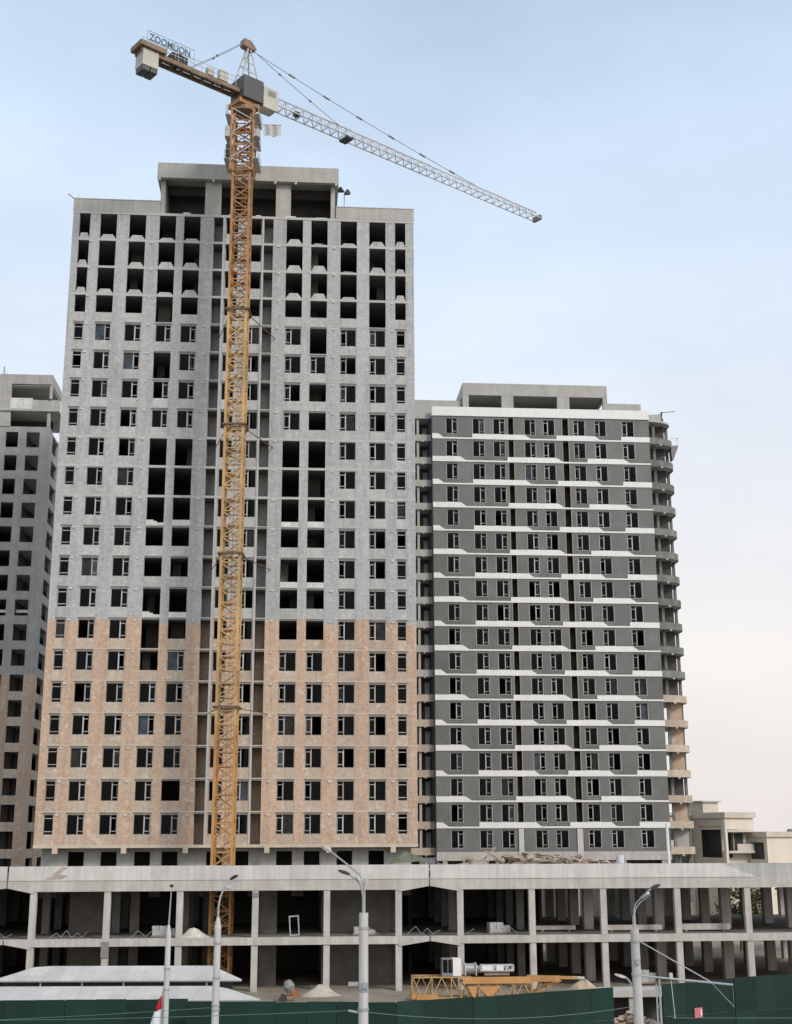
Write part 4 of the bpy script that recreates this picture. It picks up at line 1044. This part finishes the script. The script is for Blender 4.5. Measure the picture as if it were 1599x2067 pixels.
# ================================================================== white sheds behind the fence
def shed(label, x0, x1, yf, yb, zf, zb_, eave, sl, sr):
    o = thing('site_shed', label, 'shed', (0, 0, 0), 0, 'white roofed site sheds')
    # roof sheets, each a strip running down the slope
    n = round((x1 - x0) / 1.25); s_ = (x1 - x0) / n
    for q in range(n):
        a, b = x0 + q * s_ + .006, x0 + (q + 1) * s_ - .006
        tl = lambda x_: max(0, 1 - max((x0 + sl - x_) / max(sl, .01), (x_ - (x1 - sr)) / max(sr, .01), 0))
        ya, yb2 = yf + (yb - yf) * max(.04, tl(a)), yf + (yb - yf) * max(.04, tl(b))
        za, zb2 = zf + (zb_ - zf) * max(.04, tl(a)), zf + (zb_ - zf) * max(.04, tl(b))
        th = .07
        vs = [(a, yf, zf), (b, yf, zf), (b, yb2, zb2), (a, ya, za)]
        vs = vs + [(p[0], p[1], p[2] - th) for p in vs]
        MB().add(vs, [(0, 1, 2, 3), (7, 6, 5, 4), (0, 4, 5, 1), (1, 5, 6, 2), (2, 6, 7, 3), (3, 7, 4, 0)]).build('roof_sheet', M['roofsheet'], o)
    MB().box(x0, x1, yf - .02, yf + .06, zf - eave, zf - .075).build('eave_board', M['cabgrey'], o)  # dark colour stands in for the shaded gap below the roof
    MB().box(x0 + .6, x1 - .8, yf + .9, yf + 1.0, .8, zf - .1).build('wall', M['concrete_dark'], o)
    q = x0 + .5
    while q < x1:
        MB().box(q - .06, q + .06, yf + .1, yf + .22, .8, zf - .08).build('post', M['steel'], o); q += 3.2
    return o
shed('upper white sheet roof with a hipped right end, nearest the podium', -31.2, -12.0, 104.9, 107.3, 3.42, 4.25, .14, 2.8, 2.6)
shed('lower white sheet roof in front, just above the green fence', -42, -10.0, 99.4, 101.9, 2.62, 3.3, .2, .01, 3.2)

# ================================================================== dismantled crane parts on the site
def lattice_box(l, w_, h_, n, r, d):
    mb = MB(); c = [(-w_, 0), (w_, 0), (w_, h_), (-w_, h_)]
    for y_, z_ in c: mb.bar((0, y_, z_), (l, y_, z_), r)
    s_ = l / n
    for q in range(n + 1):
        x_ = q * s_
        for e in range(4): mb.bar((x_, *c[e]), (x_, *c[(e + 1) % 4]), d)
        if q < n:
            for e in range(4):
                a, b = c[e], c[(e + 1) % 4]
                mb.bar((x_, *a), (x_ + s_ * .5, *b), d) if q % 2 == 0 else mb.bar((x_, *b), (x_ + s_ * .5, *a), d)
                mb.bar((x_ + s_ * .5, *b), (x_ + s_, *a), d) if q % 2 == 0 else mb.bar((x_ + s_ * .5, *a), (x_ + s_, *b), d)
    return mb
Y1 = thing('crane_section', 'yellow lattice crane mast section lying on the ground, left one', 'crane part', (1.15, 108.4, 1.72), R(3), 'dismantled yellow crane sections')
lattice_box(4.6, .8, 1.55, 3, .075, .05).build('lattice', M['crane_tan'], Y1)
MB().box(-.1, .3, -1.0, 1.0, -.05, .35).box(.3, 2.0, -1.05, -.2, -.1, .25).build('end_plate', M['crane_orange'], Y1)
Y2 = thing('crane_section', 'yellow lattice crane jib foot lying on the ground, middle one with deep plates', 'crane part', (5.0, 108.2, 1.62), R(2), 'dismantled yellow crane sections')
lattice_box(5.6, .75, 1.3, 4, .08, .055).build('lattice', M['crane_tan'], Y2)
MB().box(.1, 5.5, -.9, -.78, 1.2, 1.7).prism([(2.2, .1), (3.1, 1.0), (1.3, 1.0)], -.88, -.8).prism([(.9, .2), (1.1, .2), (1.2, 1.0), (.5, 1.0)], -.88, -.8).build('side_plate', M['crane_orange'], Y2)
Y3 = thing('crane_section', 'tapering yellow crane boom end lying on the ground, right one', 'crane part', (10.4, 108.6, 1.75), R(2), 'dismantled yellow crane sections')
mb = MB()
for sy in (-.6, .6):
    mb.bar((0, sy, 1.45), (3.9, sy * .3, 1.35), .12).bar((0, sy, .1), (2.6, sy * .5, 1.2), .07)
    for q in range(4): mb.bar((q * .7, sy, .1 + q * .3), (q * .7 + .35, sy, 1.42), .05)
mb.box(-.2, 2.4, -.75, -.62, 1.15, 1.6)
mb.build('boom', M['crane_orange'], Y3)
MB().bar((3.6, 0, 1.36), (4.5, 0, 1.3), .13, 8).build('boom_nose', M['cream'], Y3)
CB = thing('crane_cab', 'white operator cab with dark glass standing on the yellow crane sections', 'crane cab', (3.5, 108.4, 3.35), R(4)); CB.scale = (.86, .86, .86)
MB().box(1.0, 1.75, -.65, .65, 0, 1.5).build('rear_panel', M['white'], CB)
MB().box(0, 1.0, -.65, .65, 0, .25).box(0, 1.0, -.65, .65, 1.42, 1.5).box(0, .07, -.65, -.58, .25, 1.42).box(0, .07, .58, .65, .25, 1.42).box(.5, .56, -.65, -.6, .25, 1.42).build('cab_frame', M['cabgrey'], CB)
each(MB().box(.07, .5, -.62, -.6, .25, 1.42).box(.56, 1.0, -.62, -.6, .25, 1.42), 'cab_window', M['glass'], CB)
MB().box(.35, .75, -.3, .3, .25, .9).build('seat', M['dark'], CB)
EQ = thing('hoist_drive', 'pale grey winch drive lying right of the white cab', 'machine', (5.4, 108.4, 3.38), R(4))
MB().bar((0, 0, .45), (.75, 0, .45), .42, 14).build('drum', M['steel'], EQ)
each(MB().box(-.1, .0, -.5, .5, 0, .9).box(.76, .86, -.5, .5, 0, .9), 'side_frame', M['crane_white'], EQ)
MB().bar((.9, .1, .4), (1.5, .1, .4), .28, 12).build('motor', M['crane_white'], EQ)
WJ = thing('jib_piece', 'short pale lattice jib piece lying on top of the yellow sections', 'crane part', (6.6, 108.3, 3.72), R(1)); WJ.scale = (.95, .9, .8)
lattice_box(2.75, .4, .5, 5, .07, .05).build('lattice', M['crane_white'], WJ)
each(MB().box(.1, 1.0, -.46, -.42, .05, .5).box(1.3, 1.9, -.46, -.42, .05, .5), 'plate', M['white'], WJ)
MB().box(.3, 2.4, -.25, .25, -.44, -.08).build('packing_timber', M['wood'], WJ)
# concrete mixer
MXr = thing('concrete_mixer', 'grey drum mixer on an orange frame standing behind the green fence', 'mixer', (-8.55, 108.0, 1.45), R(10))
MB().box(-.7, .75, -.4, -.3, .35, .5).box(-.7, .75, .3, .4, .35, .5).bar((.4, -.35, 0), (.1, -.35, 1.0), .07).bar((.4, .35, 0), (.1, .35, 1.0), .07).box(.15, .75, -.38, .38, .5, .85).build('frame', M['orange'], MXr)
for y_ in (-.45, .45): MB().bar((-.5, y_ - .06, .28), (-.5, y_ + .06, .28), .28, 14).build('wheel', M['dark'], MXr)
mb = MB().bar((.1, 0, .75), (-.05, 0, 1.15), .3, 14, .48).bar((-.05, 0, 1.15), (-.2, 0, 1.6), .48, 14, .25)
mb.build('drum', M['cabgrey'], MXr)
MB().bar((-.9, 0, .4), (-1.3, 0, .55), .05).box(-1.1, -.65, -.2, .2, .15, .5).build('tow_bar', M['crane_brown'], MXr)
# white frame leaning in the upper podium bay
WF = thing('window_frame', 'pale window frame leaning in the upper podium bay left of the middle lamp post', 'window frame', (-9.2, 115.6, 5.86), R(4))
MB().add([(0, 0, 0)], []).box(0, .1, 0, .06, 0, 1.65).box(.75, .85, 0, .06, 0, 1.65).box(.1, .75, 0, .06, 0, .1).box(.1, .75, 0, .06, 1.55, 1.65).build('frame', M['steel'], WF)
WF.rotation_euler = (R(-8), R(-4), R(4))

# ================================================================== material lying on the podium floors
def wq(u, v): return (u * math.cos(YAW) - v * math.sin(YAW), 115 + u * math.sin(YAW) + v * math.cos(YAW))
for (u, v, l, hgt, z, lb) in ((18.6, 3.0, 5.2, .42, 5.86, 'long pale concrete beam lying on the upper podium floor right of the lamp post'), (25.2, 2.6, 4.6, .5, 5.86, 'long pale concrete beam lying on the upper podium floor further right'), (12.6, 4.0, 3.6, .35, 5.86, 'short concrete beam lying on the upper podium floor left of the lamp post')):
    x_, y_ = wq(u, v); o = thing('precast_unit', lb, 'beam', (x_, y_, z), YAW, 'precast units on the podium floor')
    MB().box(0, l, 0, .5, .14, .14 + hgt).build('beam', M['concrete_light'], o)
    for q in (.5, l - .7): MB().box(q, q + .2, -.1, .6, 0, .139).build('packing_timber', M['wood'], o)
for (u, v, z, nb, lb) in ((-20.8, 1.6, 5.86, 3, 'low stack of grey blocks on the upper podium floor left of the crane mast'), (-3.6, 2.2, 5.86, 2, 'low stack of grey blocks on the upper podium floor behind the middle lamp post'), (8.3, 2.4, 5.86, 3, 'stack of grey blocks on the upper podium floor above the yellow sections'), (-22.0, 3.0, 1.55, 4, 'stack of grey blocks on the lower podium floor at the left'), (21.0, 2.2, 1.55, 4, 'stack of grey blocks on the lower podium floor at the right')):
    x_, y_ = wq(u, v); o = thing('block_stack', lb, 'blocks', (x_, y_, z), YAW + R(wrnd.uniform(-12, 12)), 'stacks of blocks on the podium floors')
    MB().box(-.1, 1.9, -.1, 1.0, 0, .12).build('pallet', M['wood'], o)
    for j in range(nb):
        for i in range(3):
            if j == nb - 1 and i == 2: continue
            e = wrnd.uniform(-.02, .02)
            MB().box(i * .62 + e, i * .62 + .6 + e, 0, .9, .122 + j * .255, .122 + j * .255 + .25).build('block', M['block_infill'], o)

# ================================================================== rubble and timbers on the podium roof
def wc(u, v): return (u * math.cos(YAW) - v * math.sin(YAW), 115 + u * math.sin(YAW) + v * math.cos(YAW))
rnd = random.Random(11)
mb = MB()
for q in range(520):
    u = rnd.uniform(4.5, 30.5); v = rnd.uniform(16, 26)
    prof = 1.5 * math.exp(-((u - 16) / 7) ** 2) + .65 + .5 * noise.noise(Vector((u * .6, v * .3, 1)))
    x_, y_ = wc(u, v); s_ = rnd.uniform(.2, .75)
    mb.rock((x_, y_, 10.25 + rnd.uniform(0, 1) * max(.2, prof)), s_, s_ * rnd.uniform(.6, 1.3), s_ * rnd.uniform(.25, .6), q + 50)
tag(mb.build('roof_rubble', M['rubble']), 'long heap of rubble on the podium roof before the grey clad block', 'rubble', kind='stuff')
mb = MB(); bx_, by_ = wc(15, 21)
mound('rubble_pile', 'tan earth bank under the rubble on the podium roof', 'pile', bx_, by_, 10.22, 11, 4.5, 1.2, M['sand'], 4)
planks = [((5.5, 20, 11.2), (9.0, 20.5, 11.3)), ((10.2, 18, 12.7), (12.0, 18.4, 11.6)), ((9.6, 18.5, 11.3), (11.4, 18.8, 13.0)), ((13.0, 17.5, 11.4), (17.2, 18, 11.8)), ((18.5, 17.5, 11.7), (23.0, 18.5, 11.0)), ((7.5, 17, 11.1), (8.4, 17, 12.2))]
plab = ['long grey plank lying at the left end of the roof rubble', 'plank leaning down to the right on the roof rubble', 'plank leaning up to the right on the roof rubble, crossing another', 'long plank lying flat along the middle of the roof rubble', 'long pale plank sloping to the right end of the roof rubble', 'short timber stake standing up in the roof rubble']
for (a, b), lb in zip(planks, plab):
    pa = (*wc(a[0], a[1]), a[2]); pb = (*wc(b[0], b[1]), b[2])
    tag(MB().bar(pa, pb, .1).build('plank', M['wood']), lb, 'plank', 'planks on the podium roof')
x_, y_ = wc(4.6, 20)
tag(MB().box(x_ - .8, x_ + .8, y_, y_ + 1.2, 10.25, 11.9).box(x_ - .9, x_ + .9, y_ - .05, y_ + 1.25, 11.9, 11.98).build('crate', M['cabgrey']), 'dark grey box on the podium roof at the left end of the rubble', 'box')
x_, y_ = wc(24.2, 19)
dr = thing('water_drum', 'pale blue drum on a stand on the podium roof at right', 'drum', (x_, y_, 10.25))
MB().bar((0, 0, .9), (0, 0, 1.9), .38, 16).build('drum', M['whitecloth'], dr); MB().box(-.35, .35, -.35, .35, 0, .9).build('stand', M['steel'], dr)
# roof canopy of netting between tower and block
x0_, y0_ = -.6, 118.6
nc = thing('netting_canopy', 'small green netting canopy sloping up beside the foot of the tall tower', 'canopy', (x0_, y0_, 0), YAW)
MB().prism([(0, 11.7), (3.6, 12.0), (3.5, 12.06), (1.5, 12.75), (1.4, 12.72)], 1, 3.6).build('net', plain('green_net', (.20, .22, .16), var=.3), nc)
for u in (.3, 3.3): MB().box(u - .05, u + .05, 1.1, 1.2, 10.2, 11.72 + .03 * u).build('post', M['steel'], nc)
x_, y_ = wc(27.0, 11)
wp = thing('roof_pole', 'white pole standing on the podium roof right of the grey clad block', 'pole', (x_, y_, 10.25))
MB().bar((0, 0, 0), (-.05, 0, 5.0), .16, 12, .13).build('shaft', M['white'], wp); MB().box(-.25, .25, -.25, .25, 0, .1).build('foot', M['steel'], wp)

# small things on the tower roof
sp = thing('loudspeaker', 'pair of horn loudspeakers on a short pole on the tower roof', 'loudspeaker', (-5.6, 129.5, 78.5))
MB().bar((0, 0, 0), (0, 0, 4.4), .05, 8).build('pole', M['steel'], sp)
for a, z in ((-.5, 4.75), (.45, 4.45)): MB().bar((0, 0, z), (a, -.45, z + .05), .07, 12, .36).build('horn', M['dark'], sp)
rp = thing('roof_pole', 'thin red and white pole tilted out over the left corner of the tower roof', 'pole', (-34.0, 124.6, 79.9))
MB().bar((0, 0, 0), (-.3, 0, .25), .05, 6).bar((-.3, 0, .25), (-.75, -.1, .6), .05, 6).build('shaft', M['red'], rp)
MB().bar((.35, .1, 0), (.35, .1, .75), .035, 6).build('stake', M['steel'], rp)
cr = thing('antenna', 'thin antenna mast on the left block roof', 'antenna', (-50.6, 158.2, 72.0))
MB().bar((0, 0, 0), (0, 0, 1.1), .06, 6, .03).build('mast', M['steel'], cr)
rs = thing('roof_railing', 'small steel rail frame on the tower roof left of the crane mast', 'railing', (-17.6, 124.0, 84.16), YAW)
MB().bar((0, 1.5, 0), (0, 1.5, 1.1), .04).bar((1.2, 1.5, 0), (1.2, 1.5, 1.1), .04).bar((0, 1.5, 1.08), (1.2, 1.5, 1.08), .04).bar((0, 1.5, .2), (1.2, 1.5, 1.0), .03).build('rail', M['crane_white'], rs)

# ================================================================== beige house behind, at right
Hs = thing('house', 'beige rendered house with flat roof and balconies beyond the podium at right', 'house', (44.3, 178, 0), R(30))
each(MB().box(0, 4.8, 0, 9, 14.9, 16.4).box(-.4, .0, 0, .5, 0, 16.4), 'upper_wall', M['beige'], Hs)
MB().box(-.6, 5.1, -.3, 9.3, 16.41, 17.15).build('cornice', M['beige_grey'], Hs)
MB().box(.1, 4.7, 1.2, 1.4, 0, 14.85).build('back_wall', M['beige_grey'], Hs)
for z in (11.8, 14.55): MB().box(.02, 4.75, -.1, 1.2, z, z + .3).build('balcony_slab', M['beige_grey'], Hs)
MB().box(1.6, 4.6, -.1, .0, 12.1, 13.0).build('balcony_front', M['beige_grey'], Hs)
for a in (.5, 2.3): MB().box(a, a + 1.6, 1.15, 1.19, 12.2, 14.4).build('window', M['dark'], Hs)
MB().box(-.3, .0, .51, 9, 0, 11.2).box(-.3, 0, .51, 9, 15.4, 16.4).box(-.3, 0, 5.0, 9, 11.2, 15.4).build('end_wall', M['beige_grey'], Hs)
MB().box(1.2, 1.3, .6, 8.8, 11.2, 15.4).build('loggia_shade_back', M['dark'], Hs)  # dark sheet painted in place of the loggia's shade
MB().box(-6.5, -.41, 6.4, 9, 0, 16.8).build('side_wing', M['beige_grey'], Hs)
MB().box(-6.8, -.62, 6.0, 9.2, 16.81, 17.2).build('side_cornice', M['beige_grey'], Hs)
for z in (10.4, 13.6): MB().box(-4.6, -1.2, 6.3, 6.38, z, z + 2.2).build('window', M['dark'], Hs)
MB().box(-.4, 2.4, 4.0, 7, 17.16, 18.55).build('roof_hut', M['beige_grey'], Hs)
MB().box(-.8, 2.8, 3.7, 7.4, 18.56, 18.75).build('roof_hut_cap', M['concrete'], Hs)
MB().box(4.85, 7.8, 3, 9, 0, 16.6).build('stair_wall', M['beige'], Hs); MB().box(4.82, 7.95, 2.85, 9.1, 15.7, 15.95).build('stair_band', M['beige_grey'], Hs)
MB().box(4.9, 40, -2.2, 8, 0, 13.9).build('long_wall', M['beige'], Hs)
MB().box(4.6, 40.3, -2.5, 8.2, 13.91, 14.6).build('long_cornice', M['beige_grey'], Hs)
MB().box(4.86, 4.899, -1.6, .8, 11.0, 13.2).build('window', M['dark'], Hs)
for a in (12.2, 13.1): MB().box(a, a + .35, -2.23, -2.201, 9.8, 12.0).build('slit_window', M['dark'], Hs)
mb = MB()
for q in range(6): mb.rock((10 + q * 2.1, -1.5, 14.75), .5, .4, .3, q)
tag(mb.build('roof_clutter', M['cabgrey'], Hs), kind='stuff')

# ================================================================== trees seen through the podium
def tree(label, x_, y_, h, r, seed, n=2600):
    rnd = random.Random(seed); o = thing('tree', label, 'tree', (x_, y_, 1.2), group='trees beyond the podium')
    mb = MB(); mb.path([(0, 0, 0), (.1, .05, h * .25), (.05, .1, h * .5), (.15, 0, h * .8)], .16, 7, .04)
    tips = []
    for q in range(9):
        a = rnd.random() * 6.28; z0 = h * rnd.uniform(.25, .6); e = (r * .7 * math.cos(a), r * .7 * math.sin(a), z0 + h * rnd.uniform(.12, .35))
        mb.path([(.1, .05, z0), (e[0] * .5, e[1] * .5, (z0 + e[2]) / 2 + .1), e], .06, 5, .02); tips.append(Vector(e))
    mb.build('trunk', M['bark'], o)
    mb = MB(); clumps = tips + [Vector((rnd.gauss(0, r * .45), rnd.gauss(0, r * .45), h * rnd.uniform(.45, .98))) for _ in range(14)]
    for q in range(n):
        c = rnd.choice(clumps); p = c + Vector((rnd.gauss(0, r * .22), rnd.gauss(0, r * .22), rnd.gauss(0, r * .18)))
        d = Vector((rnd.gauss(0, 1), rnd.gauss(0, 1), rnd.gauss(0, 1))).normalized(); e = d.orthogonal().normalized(); s_ = rnd.uniform(.12, .26)
        f_ = d.cross(e) * s_ * .6; e = e * s_
        mb.add([p - e, p - f_, p + e, p + f_], [(0, 1, 2, 3)])
    mb.build('crown', M['leaf'], o)
tree('leafy tree seen through the podium at the right edge of the picture', 46.5, 150, 9.0, 3.2, 3)
tree('smaller bushy tree seen between the podium columns, left of the larger one', 38.5, 152, 7.0, 2.6, 4)

# ================================================================== overhead wires
def wire(label, a, b, sag, r, m):
    a, b = Vector(a), Vector(b); P = []
    for q in range(25):
        f = q / 24; p = a.lerp(b, f); P.append((p.x, p.y, p.z - sag * 4 * f * (1 - f)))
    tag(MB().path(P, r, 5).build('overhead_wire', m), label, 'wire', 'overhead wires across the foot of the picture')
wire('thin wire running left from the middle lamp post across the green fence', (-1.35, 38, 9.35), (-40, 60, 7.2), .5, .008, M['palewire'])
wire('thin wire running right from the middle lamp post to the right lamp post', (-.8, 38, 9.3), (7.2, 42, 8.95), .25, .008, M['palewire'])
wire('thin wire leaving the bracket of the right lamp post towards the right edge', (8.4, 42, 8.62), (40, 50, 8.2), .2, .008, M['palewire'])
wire('thin wire from the left lamp post to the left edge low over the fence', (-6.8, 50, 8.0), (-40, 58, 6.6), .4, .008, M['palewire'])
